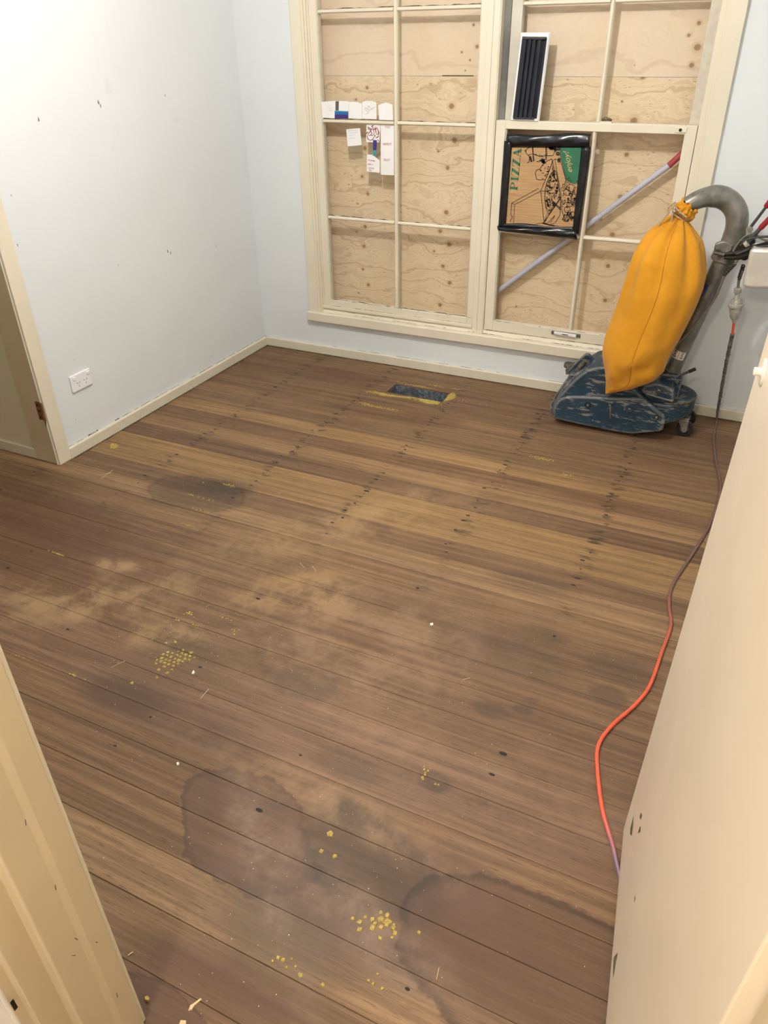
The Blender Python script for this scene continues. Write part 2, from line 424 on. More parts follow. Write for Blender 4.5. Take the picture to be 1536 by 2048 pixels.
# duct below the vent hole
t = NT('galvanised_duct'); p = t.pos()
col = t.mix(t.ramp(t.noise(p, 60, 4, .7), .4, .65), rgb(92, 98, 106), rgb(142, 148, 156))
M_DUCT = t.out(col, .45, .35)
d = MB(); e = .004; VX0 += .0012; VX1 -= .0012; VY0 += .0012; VY1 -= .0012
d.box((VX0-e,VY0-e,-.30),(VX0,VY1+e,-.005)); d.box((VX1,VY0-e,-.30),(VX1+e,VY1+e,-.005))
d.box((VX0,VY0-e,-.30),(VX1,VY0,-.005)); d.box((VX0,VY1,-.30),(VX1,VY1+e,-.005)); d.box((VX0-e,VY0-e,-.305),(VX1+e,VY1+e,-.30))
d.build('vent_duct', M_DUCT, floor, label='blue-grey sheet metal duct below the hole in the floor')
VX0 -= .0012; VX1 += .0012; VY0 -= .0012; VY1 += .0012
# nail holes in the boards (flat dark discs, the shade of the pits is only colour)
nh = MB(); rr = random.Random(11)
for k in range(0, 36):
    ym = -2.52 + PITCH*(23-k) - PITCH/2
    if ym > -.02: continue
    for jx in [-.04, .405, .840, 1.285, 1.722, 2.180, 2.62]:
        for s in (-1, 1):
            if rr.random() < .35: continue
            x = jx+rr.uniform(-.014, .014); y = ym+s*rr.uniform(.016, .034)
            if y < -1.6 and rr.random() < .7: continue
            if VX0-.02 < x < VX1+.02 and VY0-.02 < y < VY1+.02: continue
            r = rr.uniform(.0028, .0055); l = rr.uniform(1.2, 2.4)
            nh.add([(x+math.cos(a)*r*l, y+math.sin(a)*r, .0005) for a in [i*PI/4 for i in range(8)]], [tuple(range(8))])
o = nh.build('nail_hole', plain('nail_rust', rgb(46, 38, 34), .8, var=.2), floor); tag(o, kind='stuff')

# back (window) wall with the window opening
WX0, WX1, WZ0, WZ1 = .384, 2.178, .215, 2.06
wb = MB()
wb.box((-.13,0,-.03),(WX0,.16,H)); wb.box((WX1,0,-.03),(RX+.12,.16,H)); wb.box((WX0,0,-.03),(WX1,.16,WZ0)); wb.box((WX0,0,WZ1),(WX1,.16,H))
tag(wb.build('wall_back', M_WALL), kind='structure')
JY = -1.609
wl = MB().box((-.12,-1.592,-.03),(0,0,H)).box((-.12,-2.46,2.05),(0,-1.592,H)).box((-.12,RY,-.03),(0,-2.46,H))
wall_left = tag(wl.build('wall_left', M_WALL), kind='structure')
tag(MB().box((-1.38,-1.592,-.03),(-.12,-1.50,H)).build('wall_recess', M_WALLC), kind='structure')
tag(MB().box((-1.42,-2.62,-.03),(-1.38,-1.5,H)).box((-1.42,-2.70,-.03),(-.12,-2.62,H)).build('wall_recess_far', M_WALLC), kind='structure')
tag(MB().box((RX,RY,-.03),(RX+.12,0,H)).build('wall_right', M_WALL), kind='structure')
JL, JR = 1.768, 2.600
wf = MB().box((-.12,-3.262,-.03),(JL-.045,RY,H)).box((JR+.02,-3.262,-.03),(RX+.12,RY,H)).box((JL-.045,-3.262,2.06),(JR+.02,RY,H))
tag(wf.build('wall_front', M_WALL), kind='structure')
tag(MB().box((.7,-5.0,-.03),(.8,-3.262,H)).box((3.2,-5.0,-.03),(3.3,-3.262,H)).box((.7,-5.05,-.03),(3.3,-4.95,H)).box((RX,-3.262,-.03),(3.3,-3.2,H)).build('wall_hall', M_HALL), kind='structure')
tag(MB().box((-1.45,-5.05,H),(3.35,.16,H+.05)).build('ceiling', M_CEIL), kind='structure')

# plaster chips and picture-hook scars on the left wall
ch = MB(); M_CHIP = plain('plaster_scar', rgb(176, 164, 140), .9, var=.3, nscale=90)
rr = random.Random(5)
for (px, py, r) in [(77,240,.009),(197,205,.010),(201,212,.007),(330,191,.007),(335,503,.010),(341,506,.008),(432,492,.006),(35,490,.007),(22,391,.004),(148,720,.003),(430,870,.003),(236,530,.004),(152,840,.003)]:
    c = onx(px, py, .0)
    if c.y > -.01: continue
    n = 7
    ch.add([(.0006, c.y+math.cos(i*2*PI/n)*r*rr.uniform(.4,1.1)*.6, c.z+math.sin(i*2*PI/n)*r*rr.uniform(.5,1.2)) for i in range(n)], [tuple(range(n))])
o = ch.build('plaster_chip', M_CHIP, wall_left); tag(o, kind='stuff')

# skirting boards
BB = .0487
def skirt(name, a, b, nrm, mat=M_CREAM_LOW):
    """box skirting with rounded top, from a to b (xy), out of the wall along nrm"""
    a = Vector((*a, 0)); b = Vector((*b, 0)); n = Vector((*nrm, 0))
    pr = [(0,0),(.015,0),(.015,BB-.004),(.012,BB),(0,BB)]
    pts = [a+n*u+Vector((0,0,v)) for u, v in pr]
    o = MB().prism(pts, b-a).build(name, mat, bevel=.001, seg=1); return tag(o, kind='structure')
skirt('baseboard_back', (0,0), (RX,0), (0,-1))
skirt('baseboard_left', (0,0), (0,-1.545), (1,0))
skirt('baseboard_recess', (-.122,-1.592), (-1.38,-1.592), (0,-1))
skirt('baseboard_right', (RX,0), (RX,-3.1), (-1,0))
skirt('baseboard_front', (0,RY), (1.70,RY), (0,1))
# grime and the gap's shade, painted as flat dark strips along the skirting tops
gp = MB(); rr = random.Random(9)
y = -.02
while y > -1.53:
    L = rr.uniform(.02, .07); big = (-1.42 < y < -1.18)
    if rr.random() < (.9 if big else .75):
        h = rr.uniform(.004, .009) if big else rr.uniform(.0008, .0024)
        n = 6; pts = [(.0007, y-L*i/n, BB-.001) for i in range(n+1)]+[(.0007, y-L*i/n, BB+.0006+h*rr.uniform(.2,1)) for i in range(n,-1,-1)]
        gp.add(pts, [tuple(range(len(pts)))])
    y -= L+rr.uniform(.002,.03)
x = .02
while x < 2.7:
    L = rr.uniform(.02,.09)
    if rr.random() < .5:
        h = rr.uniform(.0006,.002); n = 5
        pts = [(x+L*i/n, -.0007, BB-.001) for i in range(n+1)]+[(x+L*i/n, -.0007, BB+.0004+h*rr.uniform(.2,1)) for i in range(n,-1,-1)]
        gp.add(pts, [tuple(range(len(pts)))])
    x += L+rr.uniform(.01,.08)
tag(gp.build('skirting_gap_shade', M_GRIME_GAP), kind='structure')
# dark ragged line where floor meets skirting
dl = MB(); rr = random.Random(10)
def dline(a, b, n2, w):
    a = Vector(a); b = Vector(b); n = int((b-a).length/.02); A = []; B = []
    for i in range(n+1):
        p = a+(b-a)*i/n; A.append(p); B.append(p+Vector(n2)*w*rr.uniform(.25,1.3))
    dl.add(A+B, [(i,i+1,n+2+i,n+1+i) for i in range(n)])
dline((.015,-.015,.0009),(2.74,-.015,.0009),(0,-1,0),.011)
dline((.015,-.015,.0009),(.015,-1.54,.0009),(1,0,0),.010)
o = dl.build('dark_edge_line', M_GRIME_GAP, floor); tag(o, kind='stuff')

# left doorway: architrave, lining, hinge leaf
dr = empty('door_1', (0, -1.6, 0), kind='structure')
MB().box((0,-1.609,0),(.015,-1.545,2.11)).build('architrave', M_CREAM, dr, bevel=.003)
MB().box((.0,-2.53,0),(.015,-2.46,2.11)).build('architrave', M_CREAM, dr, bevel=.003)
MB().box((.0,-2.46,2.05),(.015,-1.609,2.11)).build('architrave', M_CREAM, dr, bevel=.003)
MB().box((-.125,-1.607,0),(-.001,-1.592,2.05)).build('door_lining', M_JAMB, dr, bevel=.002)
MB().box((-.003,-1.6125,0),(.004,-1.6068,2.05)).build('lining_bead', M_CREAM, dr, bevel=.0015)
MB().box((-.125,-2.46,0),(-.001,-2.445,2.05)).build('door_lining', M_JAMB, dr, bevel=.002)
t = NT('rusty_hinge'); p = t.pos()
M_RUST = t.out(t.mix(t.ramp(t.noise(p, 160, 4, .7), .4, .6), rgb(96, 58, 40), rgb(150, 104, 70)), .6, .4)
h = MB(); a = ony(75,803,-1.610); b = ony(93,840,-1.610)
zt = .285; zb = .205
h.box((-.034,-1.6105,zb),(-.004,-1.6065,zt)); h.cyl((.0015,-1.6125,zb),(.0015,-1.6125,zt),.0045,10)
ho = h.build('hinge_leaf', M_RUST, dr, bevel=.0006, seg=1)
sc_ = MB()
for z in (zb+.014, (zb+zt)/2, zt-.014): sc_.cyl((-.022,-1.6105,z),(-.022,-1.6118,z),.004,10)
sc_.build('screw', M_DARK, ho)
MB().prism([Vector((-.004,-1.6132,zb-.03)),Vector((.005,-1.6132,zb-.004)),Vector((.006,-1.6132,zt+.004)),Vector((.0,-1.6132,zt-.02)),Vector((-.002,-1.6132,zb+.01))],(0,.001,0)).build('split_wood', M_GRIME_GAP, dr)

# foreground doorway: lining (stepped profile) on the left, lining on the right
df = empty('door_2', (2.18, -3.2, 0), kind='structure')
prof = [(JL,RY+.004),(JL,-3.160),(1.7655,-3.171),(1.7645,-3.2165),(1.762,-3.2190),(1.745,-3.2192),(1.7445,-3.260),(1.735,-3.2625),(1.7335,-3.278),(1.700,-3.278),(1.700,RY+.004)]
MB().prism([Vector((x,y,0)) for x,y in prof],(0,0,2.06)).build('door_lining', M_JAMB, df, bevel=.0015, seg=2)
MB().box((1.690,RY,0),(1.7655,RY+.012,2.12)).build('architrave', M_CREAM, df, bevel=.003)
prof = [(JR-.006,RY+.002),(JR-.006,-3.165),(JR-.002,-3.17),(JR-.002,-3.278),(JR+.03,-3.278),(JR+.03,RY+.002)]
MB().prism([Vector((x,y,0)) for x,y in prof],(0,0,2.06)).build('door_lining', M_JAMB, df, bevel=.0015)
MB().box((1.70,-3.278,2.06),(2.63,RY+.004,2.09)).build('door_head', M_JAMB, df, bevel=.002)
MB().box((1.60,-3.282,0),(1.733,-3.262,2.14)).build('architrave', plain('lit_hall_trim', rgb(236,232,226), .4), df, bevel=.003)  # whiter colour carries the brighter hall light on this trim
st = MB(); c = onx(28,2010,1.7445)
st.box((1.7440,c.y-.003,c.z-.012),(1.7450,c.y+.003,c.z+.012))
st.build('strike_plate', plain('dark_strike_metal', rgb(60,58,54), .35, .8), df, bevel=.001)
# thin cracks where the paint has opened along the lining
cr = MB()
for (px,py,L,tl) in [(428,1400,.016,.1),(232,1990,.014,.1),(152,1875,.010,-.3),(148,1907,.008,-.5),(108,1775,.010,.2),(48,1645,.010,.2),(193,1882,.006,-.3)]:
    if px > 400: continue
    c = onx(px,py,1.7665); cr.add([(1.7684,c.y-.0007,c.z-L/2),(1.7684,c.y+.0007,c.z-L/2),(1.7684,c.y+tl*.01+.0005,c.z+L/2),(1.7684,c.y+tl*.01-.0005,c.z+L/2)],[(0,1,2,3)])
o = cr.build('paint_crack', M_GRIME_GAP, df); tag(o, kind='stuff')

# foreground open door leaf
DZ0 = .0125
T0 = onz(1247,1657,DZ0); T0.z = 0; T1 = onz(1211,2048,DZ0); T1.z = 0; dv = (T1-T0).normalized(); T1 = T0+dv*((T0.y+3.127)/-dv.y); nv = Vector((-dv.y,dv.x,0))   # nv points away from the camera side
if nv.x < 0: nv = -nv
lean = Vector((.0172,0,1)).normalized()
def dpt(s, n, z): return T0+dv*s+nv*n+Vector((.0172*z,0,z))
LW = (T1-T0).length; DT = .034
leaf = MB(); V = [dpt(s,n,z) for z in (DZ0,2.03) for s,n in ((0,0),(LW,0),(LW,DT),(0,DT))]
leaf.add(V, [(0,1,2,3),(4,5,6,7),(0,1,5,4),(1,2,6,5),(2,3,7,6),(3,0,4,7)])
dleaf = leaf.build('door_leaf', M_DOOR, bevel=.0022, seg=2)
tag(dleaf, 'tall cream gloss-painted door standing open in the right foreground, chipped at its lower corner', 'door')
# keep the origin at its base
dleaf.data.transform(Matrix.Translation(-T0)); dleaf.location = T0
M_KNOB = plain('white_knob_paint', rgb(244, 238, 226), .25, var=.02)
def dface(px, py, off=0):
    d = ray(px, py); A = dpt(0,off,0); nr = (dv.cross(dpt(0,0,1)-dpt(0,0,0))).normalized(); return CAM+d*((A-CAM).dot(nr)/d.dot(nr))
kc = dpt(.062, 0, 1.118)
k = MB(); k.lathe(kc, -nv, [(0,.0185),(.002,.0185),(.0035,.017),(.0037,.0058),(.010,.0055),(.0118,.006),(.0128,.005),(.013,.001)], 28)
k.build('door_knob', M_KNOB, dleaf, smooth=True, label='small white knob on a round rose')
rr = random.Random(2); M_SCAR = plain('bare_wood_scar', rgb(140,124,98), .8, var=.35, nscale=60)
for pts in [[(1267,1631),(1266,1650),(1263,1672),(1260,1668),(1261,1655)],[(1281,1625),(1284,1630),(1281,1640),(1279,1634)],[(1281,1652),(1280,1664),(1276,1666),(1279,1655)],
            [(1235,1905),(1231,1925),(1226,1955),(1227,1915)],[(1271,1790),(1268,1806),(1269,1795)]]:
    P_ = [dface(x,y,-.0005) for x,y in pts]
    MB().add(P_, [tuple(range(len(P_)))]).build('paint_chip', M_SCAR, dleaf, label='bare brown chip in the paint')

# ------------------------------------------------------------------ windows
YG = .026      # glass plane of the left window and lower right sash
def W(parent, name, a, b, mat=M_CREAM, bevel=.002): return MB().box(a, b).build(name, mat, parent, bevel=bevel)
w1 = empty('window_1', (.82,0,.24), kind='structure')
W(w1,'casing',(.322,-.018,.238),(.378,.0,2.11))
W(w1,'casing',(.322,-.018,2.05),(1.289,.0,2.11))
W(w1,'frame_bead',(.376,-.012,.238),(.388,.10,2.05)); W(w1,'frame_bead',(.388,-.004,.238),(.399,.10,2.05)); W(w1,'window_jamb',(.399,.004,.238),(.4075,.11,2.05))
W(w1,'sash_stile',(.4075,.008,.277),(.447,.042,2.04)); W(w1,'sash_stile',(1.232,.008,.277),(1.262,.042,2.04))
W(w1,'sash_rail',(.447,.008,.277),(1.232,.042,.309)); W(w1,'sash_rail',(.447,.008,2.0),(1.232,.042,2.04))
W(w1,'window_jamb',(1.262,.0,.24),(1.2885,.11,2.05))
W(w1,'sash_bead',(1.2265,.012,.309),(1.2325,.040,2.0),M_BEADW,.001)
W(w1,'sash_bead',(.4465,.012,.309),(.4525,.040,2.0),M_BEADW,.001)
W(w1,'frame_stop',(.40,-.003,.262),(1.262,.009,.2775))
def muntin(parent, a, b, hw, y0, y1):
    a = Vector(a); b = Vector(b); horiz = abs(b.x-a.x) > abs(b.z-a.z)
    pr = [(-hw,y1),(-hw,y0+.008),(-hw*.45,y0),(hw*.45,y0),(hw,y0+.008),(hw,y1)]
    if horiz: pts = [Vector((a.x,y,a.z+u)) for u,y in pr]
    else: pts = [Vector((a.x+u,y,a.z)) for u,y in pr]
    return MB().prism(pts, b-a).build('muntin', M_CREAM, parent, bevel=.0008, seg=1)
XM = .8358
muntin(w1,(XM,0,.309),(XM,0,2.0),.009,.012,.040)
for z in (1.6119,1.1740,.7335):
    muntin(w1,(.4525,0,z),(XM-.0092,0,z),.008,.012,.040); muntin(w1,(XM+.0092,0,z),(1.2265,0,z),.008,.012,.040)
# putty and dirt in the corners of the panes
M_PUTTY = plain('dirty_putty', rgb(120,108,86), .9, var=.4, nscale=120)
pz = MB(); rr = random.Random(4)
def putty(x0, x1, z, up, y=.0225):
    n = int((x1-x0)/.02); A=[]; B=[]
    for i in range(n+1):
        x = x0+(x1-x0)*i/n; A.append((x,y,z)); B.append((x,y,z+up*rr.uniform(.0002,.0045)))
    pz.add(A+B,[(i,i+1,n+2+i,n+1+i) for i in range(n)])
for z in (1.6119,1.1740,.7335):
    for xa, xb in ((.4525,XM-.009),(XM+.009,1.2265)): putty(xa,xb,z+.008,1)
putty(.4525,XM-.009,.309,1); putty(XM+.009,1.2265,.309,1)
o = pz.build('putty', M_PUTTY, w1); tag(o, kind='stuff')
zs = [.309,.7335,1.1740,1.6119,2.0]
for i in range(4):
    for xa, xb in ((.4525,XM-.009),(XM+.009,1.2265)):
        MB().box((xa,YG,zs[i]+.007),(xb,YG+.003,zs[i+1]-.007)).build('glass_pane', M_GLASS, w1)

w2 = empty('window_2', (1.77,0,.24), kind='structure')
W(w2,'window_jamb',(1.290,-.004,.24),(1.3185,.0,2.05)); W(w2,'window_jamb',(1.290,.0,.24),(1.3225,.11,2.05),bevel=.001)
W(w2,'casing',(2.192,-.018,.238),(2.2500,.0,2.11)); W(w2,'casing',(1.289,-.018,2.05),(2.25,.0,2.11))
W(w2,'frame_bead',(2.180,-.010,.238),(2.193,.10,2.05)); W(w2,'window_jamb',(2.1595,-.002,.24),(2.181,.11,2.05))
# lower sash
SY0, SY1 = .004, .040
W(w2,'sash_stile',(1.3245,SY0,.262),(1.3690,SY1,1.198)); W(w2,'sash_stile',(2.112,SY0,.262),(2.157,SY1,1.198))
W(w2,'sash_rail',(1.369,SY0,.262),(2.112,SY1,.311)); W(w2,'sash_rail',(1.369,SY0,1.1655),(2.112,SY1,1.198))
X2 = 1.7535
muntin(w2,(X2,0,.311),(X2,0,1.1655),.009,.008,.038)
muntin(w2,(1.369,0,.7385),(X2-.0092,0,.7385),.008,.008,.038); muntin(w2,(X2+.0092,0,.7385),(2.112,0,.7385),.008,.008,.038)
W(w2,'sash_bead',(1.3685,.010,.311),(1.374,.036,1.1655),M_BEADW,.001)
for (xa,xb,za,zb) in [(1.374,X2-.009,.311,.731),(X2+.009,2.112,.311,.731),(X2+.009,2.112,.746,1.1655)]:
    MB().box((xa,YG-.002,za),(xb,YG+.001,zb)).build('glass_pane', M_GLASS, w2)
# upper sash, set further out
UY0, UY1 = .046, .080
W(w2,'sash_stile',(1.350,UY0,1.165),(1.396,UY1,2.04),plain('grey_cream_paint', rgb(206,200,186), .5)); W(w2,'sash_stile',(2.118,UY0,1.165),(2.159,UY1,2.04),M_BEADW)
W(w2,'sash_channel',(1.3225,.040,1.165),(1.350,.10,2.05),plain('dark_sash_channel', rgb(120,118,110), .6, var=.2))
W(w2,'sash_rail',(1.396,UY0,1.160),(2.118,UY1,1.196)); W(w2,'sash_rail',(1.396,UY0,2.0),(2.118,UY1,2.04))
X3 = ony(1210,130,.05).x
muntin(w2,(X3,0,1.196),(X3,0,2.0),.009,.050,.078)
muntin(w2,(1.396,0,1.618),(X3-.0092,0,1.618),.008,.050,.078); muntin(w2,(X3+.0092,0,1.618),(2.118,0,1.618),.008,.050,.078)
for xa, xb in ((1.396,X3-.009),(X3+.009,2.118)):
    MB().box((xa,.064,1.196),(xb,.067,1.611)).build('glass_pane', M_GLASS, w2); MB().box((xa,.064,1.625),(xb,.067,2.0)).build('glass_pane', M_GLASS, w2)
# catches
M_CHR = plain('worn_chrome', rgb(190,190,188), .3, .9, var=.2, nscale=60)
M_WHITE = plain('white_enamel', rgb(238,238,236), .35, var=.03)
hp = MB(); hp.box((1.668,-.002,.2855),(1.808,.004,.303))
hnd = hp.build('sash_handle', plain('grey_catch_metal', rgb(128,126,120), .4, .7), w2, bevel=.002)
MB().prism([Vector((1.682,-.010,.289)),Vector((1.790,-.010,.286)),Vector((1.790,-.010,.300)),Vector((1.682,-.010,.303))],(0,.008,0)).build('handle_grip', M_WHITE, hnd, bevel=.003)
MB().box((1.722,-.0108,.2925),(1.752,-.010,.2965)).build('grip_slot', M_DARK, hnd, bevel=.001)
lp = ony(1362,260,.003)
lk = MB().box((lp.x-.022,.000,lp.z-.010),(lp.x+.022,.0045,lp.z+.010)).build('latch_plate', M_CREAM, w2, bevel=.002)
MB().cyl((lp.x-.002,-.002,lp.z),(lp.x-.002,.002,lp.z),.006,14).build('screw', M_DARK, lk)
kp = ony(1213,240,.02)
kk = MB().box((kp.x-.024,.012,1.198),(kp.x+.024,.036,1.203)).build('sash_lock', M_CREAM, w2, bevel=.001)
MB().tube([(kp.x-.020,.024,1.208),(kp.x-.008,.022,1.212),(kp.x+.010,.024,1.211),(kp.x+.021,.026,1.207)],[.004,.006,.0055,.004],10).build('lock_lever', plain('tarnished_brass', rgb(104,92,66), .5, .6), kk, smooth=True)
# sill running under both windows
sl = MB(); pr = [(.11,.215),(-.026,.188),(-.030,.192),(-.030,.236),(-.027,.240),(.012,.262),(.11,.262)]
sl.prism([Vector((.312,y,z)) for y,z in [(-.0005,.188),(-.026,.188),(-.030,.192),(-.030,.236),(-.027,.240),(-.0005,.240)]],(1.952,0,0))
sl.prism([Vector((.386,y,z)) for y,z in [(.11,.216),(-.0002,.216),(-.0002,.2405),(.010,.262),(.11,.270)]],(1.79,0,0))
sill = tag(sl.build('trim_2', M_CREAM, bevel=.002), kind='structure')
# cracked paint along sill and rails
ck = MB(); rr = random.Random(12)
for z, y, xa, xb, pr_ in [(.2775,.0072,.42,1.25,.45),(.262,.0025,1.33,2.15,.5),(.2425,-.0012,.42,2.1,.55),(.2525,.0035,.45,1.2,.3),(.310,.0072,.46,1.23,.4),(.312,.0032,1.37,2.1,.4)]:
    x = xa
    while x < xb:
        L = rr.uniform(.008,.05)
        if rr.random() < pr_:
            h_ = rr.uniform(.0006,.0022); ck.add([(x,y,z),(x+L,y,z),(x+L*.8,y,z+h_),(x+L*.25,y,z+h_)],[(0,1,2,3)])
        x += L
o = ck.build('paint_crack', M_GRIME_GAP, w1); tag(o, kind='stuff')

# plywood sheets boarding up the window from outside
o = MB().box((.385,.120,.216),(2.177,.135,1.358)).build('plywood_sheet', M_PLY_L); tag(o,'lower plywood sheet behind the window glass, coarse grain with many knots','plywood')
o = MB().box((.385,.121,1.3595),(2.177,.136,2.058)).build('plywood_sheet', M_PLY_U); tag(o,'upper plywood sheet behind the window, smoother paler face above the joint','plywood')
sp = MB().box((1.02,.1192,1.3585),(1.17,.1204,1.3625)).build('dark_split', plain('dark_split', rgb(96,78,56), .9, var=.3, nscale=60), o)

# wooden pole jammed behind the glass of the lower right sash
pl = empty('window_pole', ony(1370,303,.075), 'pale lilac-grey pole with a red end wedged diagonally behind the right window glass', 'pole')
A = ony(985,590,.085); B = ony(1338,331,.075); Cc = ony(1366,306,.074)
MB().cyl(A, B, .0125, 16).build('pole_shaft', plain('lilac_plastic_tube', rgb(196,194,208), .35, var=.05), pl, smooth=True)
MB().cyl(B, Cc, .0132, 16).build('pole_end', plain('red_plastic', rgb(170,60,66), .4), pl, smooth=True, label='dull red end sleeve')

# ------------------------------------------------------------------ text helper
def text_mesh(parent, name, s, size, origin, xdir, ydir, mat, shear=0, align='LEFT', bold=0, sx=1.0):
    c = bpy.data.curves.new(name, 'FONT'); c.body = s; c.size = size; c.shear = shear; c.align_x = align; c.offset = bold; c.extrude = 0
    c.space_line = 1.0
    tmp = bpy.data.objects.new(name+'_tmp', c); COL.objects.link(tmp)
    dg = bpy.context.evaluated_depsgraph_get(); dg.update()
    me = bpy.data.meshes.new_from_object(tmp.evaluated_get(dg)); bpy.data.objects.remove(tmp)
    X = Vector(xdir).normalized(); Y = Vector(ydir).normalized(); Z = X.cross(Y)
    Mx = Matrix((X*sx, Y, Z)).transposed().to_4x4(); Mx.translation = Vector(origin)
    me.transform(Mx); me.materials.clear(); me.materials.append(mat); me.name = name
    o = bpy.data.objects.new(name, me); COL.objects.link(o); setp(o, parent); return o
def stroke(mb, pts, wdt, y):
    """flat ink stroke in the plane y = const through (x,z) points"""
    P = [Vector((p[0],0,p[1])) for p in pts]; L = []; R_ = []
    n = len(P)
    for i in range(n):
        d = (P[min(i+1,n-1)]-P[max(i-1,0)]); d = d.normalized() if d.length > 1e-9 else Vector((1,0,0))
        nn = Vector((-d.z,0,d.x)); w_ = wdt if not isinstance(wdt,(list,tuple)) else wdt[min(i,len(wdt)-1)]
        L.append(P[i]+nn*w_/2); R_.append(P[i]-nn*w_/2)
    V = [(p.x,y,p.z) for p in L]+[(p.x,y,p.z) for p in R_]
    mb.add(V, [(i,i+1,n+i+1,n+i) for i in range(n-1)])

# ------------------------------------------------------------------ papers stuck to the left window
M_PAPER = plain('white_paper', rgb(240,238,236), .8, var=.02); M_REDINK = plain('red_marker', rgb(190,44,40), .7); M_GREYINK = plain('pencil', rgb(150,150,156), .8)
M_DKRED = plain('dark_red_ink', rgb(140,24,22), .6); M_BLUEP = plain('purple_card', rgb(62,40,120), .5); M_BLUE2 = plain('blue_card', rgb(30,100,170), .5); M_TEAL = plain('teal_card', rgb(70,160,160), .5); M_BLACKI = plain('black_ink', rgb(40,38,36), .7)
def pp(x, y, yy=.010):   # reading of the paper corners, on the pane's front
    v = ony(620+x/7.68, 180+y/7.68, yy); return Vector((v.x, yy, v.z))
def sheet(name, label, pts, yy, group='papers stuck on the left window', mat=M_PAPER, bow=.004):
    P = [pp(*q, yy) for q in pts]; x0 = min(p.x for p in P); x1 = max(p.x for p in P)
    c = sum(P, Vector())/len(P)
    base = Vector((c.x, yy, min(p.z for p in P)))
    mb = MB(); n = len(P)
    mb.add([p-base for p in P]+[p-base+Vector((0,.0006,0)) for p in P], [tuple(range(n))[::-1],tuple(range(n,2*n))]+[(i,(i+1)%n,n+(i+1)%n,n+i) for i in range(n)])
    o = mb.build(name, mat); o.location = base; tag(o, label, 'paper', group); return o
def inked(parent, name, mat, strokes, wd, yy):
    mb = MB()
    for s_ in strokes: stroke(mb, [(pp(*q,yy).x, pp(*q,yy).z) for q in s_], wd, yy-.0008)
    o = mb.build(name, mat, parent); return o
YP = .011
s1 = sheet('paper_card','white paper card with a printed bar and purple-blue block, leftmost on the window bar',[(172,182),(390,165),(590,172),(592,318),(588,440),(380,436),(190,425)],YP)
b = MB(); b.add([pp(393,172,YP)+Vector((0,-.0008,0)),pp(445,172,YP)+Vector((0,-.0008,0)),pp(441,316,YP)+Vector((0,-.0008,0)),pp(392,312,YP)+Vector((0,-.0008,0))],[(0,1,2,3)])
b.build('printed_bar', plain('grey_print', rgb(120,116,112), .8, var=.4, nscale=400), s1)
for m_, qa in ((M_TEAL,[(380,315),(590,325),(590,340),(380,332)]),(M_BLUE2,[(380,332),(590,340),(590,382),(380,376)]),(M_BLUEP,[(380,376),(590,382),(587,441),(380,436)])):
    MB().add([pp(*q,YP)+Vector((0,-.0009,0)) for q in qa],[(0,1,2,3)]).build('colour_block', m_, s1)
inked(s1,'pencil_mark',M_GREYINK,[[(270,260),(300,285),(340,270),(350,290)],[(280,300),(320,320),(350,305)]],.0006,YP)
sheet('paper_card','blank white paper slip between the purple-printed card and the bird drawing',[(597,182),(700,182),(797,208),(802,446),(592,436)],YP)
s3 = sheet('paper_card','white paper slip with a pencil drawing of a flying bird',[(802,185),(870,165),(960,168),(1018,192),(1022,450),(806,440)],YP)
inked(s3,'bird_drawing',M_GREYINK,[[(835,272),(870,282),(895,300),(925,305),(950,282),(995,270)],[(895,300),(885,262),(900,240),(915,262),(940,278)],[(925,305),(905,325),(885,330),(870,318),(845,285)],[(860,380),(880,355),(915,345)],[(890,250),(905,262),(920,255)],[(950,282),(960,298),(940,300)]],.0011,YP)
sheet('paper_card','blank white paper slip with a pointed top, rightmost on the window bar',[(1048,232),(1170,190),(1265,226),(1278,466),(1062,460)],YP)
s5 = sheet('paper_note','small white note with faint grey handwriting, lone on the glass below the bar',[(555,605),(765,585),(795,845),(580,866)],.0235)
inked(s5,'handwriting',M_GREYINK,[[(585+i*14,622+(i%2)*8-i) for i in range(11)],[(605+i*12,655+(i%2)*10-i) for i in range(11)],[(600+i*12,693+(i%2)*9) for i in range(7)],[(600+i*12,738+(i%2)*10-i) for i in range(9)]],.0008,.0235)
s6 = sheet('calligraphy_card','white card with dense dark red Arabic calligraphy',[(868,532),(1082,540),(1066,803),(864,800)],.0235)
inked(s6,'calligraphy',M_DKRED,[[(890,560),(900,600),(935,625),(905,660),(885,690),(910,700),(950,690)],[(905,575),(935,600),(940,640)],[(960,560),(975,600),(985,650),(980,690),(1005,700)],[(1000,565),(1010,620),(1020,680),(1045,690),(1050,640)],[(1035,590),(1055,640),(1062,690)],[(880,700),(890,750),(925,775),(965,760),(985,720),(1010,700)],[(930,640),(955,660),(930,690),(965,700)],[(1030,570),(1015,600)],[(940,560),(975,545)],[(985,610),(1005,590)],[(1010,735),(1045,720),(1060,700)],[(1040,760),(1055,790)],[(960,620),(945,590)],[(890,640),(870,670)]],[.0032,.0042,.0026,.0040,.0024],.0235)
s7 = sheet('paper_strip','narrow purple-to-teal strip of card hanging under the red calligraphy',[(968,770),(1026,770),(1020,925),(968,925)],.0225,mat=M_BLUEP)
MB().add([pp(*q,.0225)+Vector((0,-.0003,0)) for q in [(968,925),(1020,925),(1010,1018),(965,1010)]],[(0,1,2,3)]).build('teal_end', M_TEAL, s7)
inked(s7,'print_mark',M_BLACKI,[[(975,950),(990,965),(1005,950)],[(990,965),(990,1000)],[(975,985),(1005,985)]],.0012,.0225)
inked(s7,'print_light',M_BLUE2,[[(985,790),(1010,800),(985,815),(1010,825)],[(985,850),(1012,855),(985,875),(1010,890),(990,905)]],.0014,.0225)
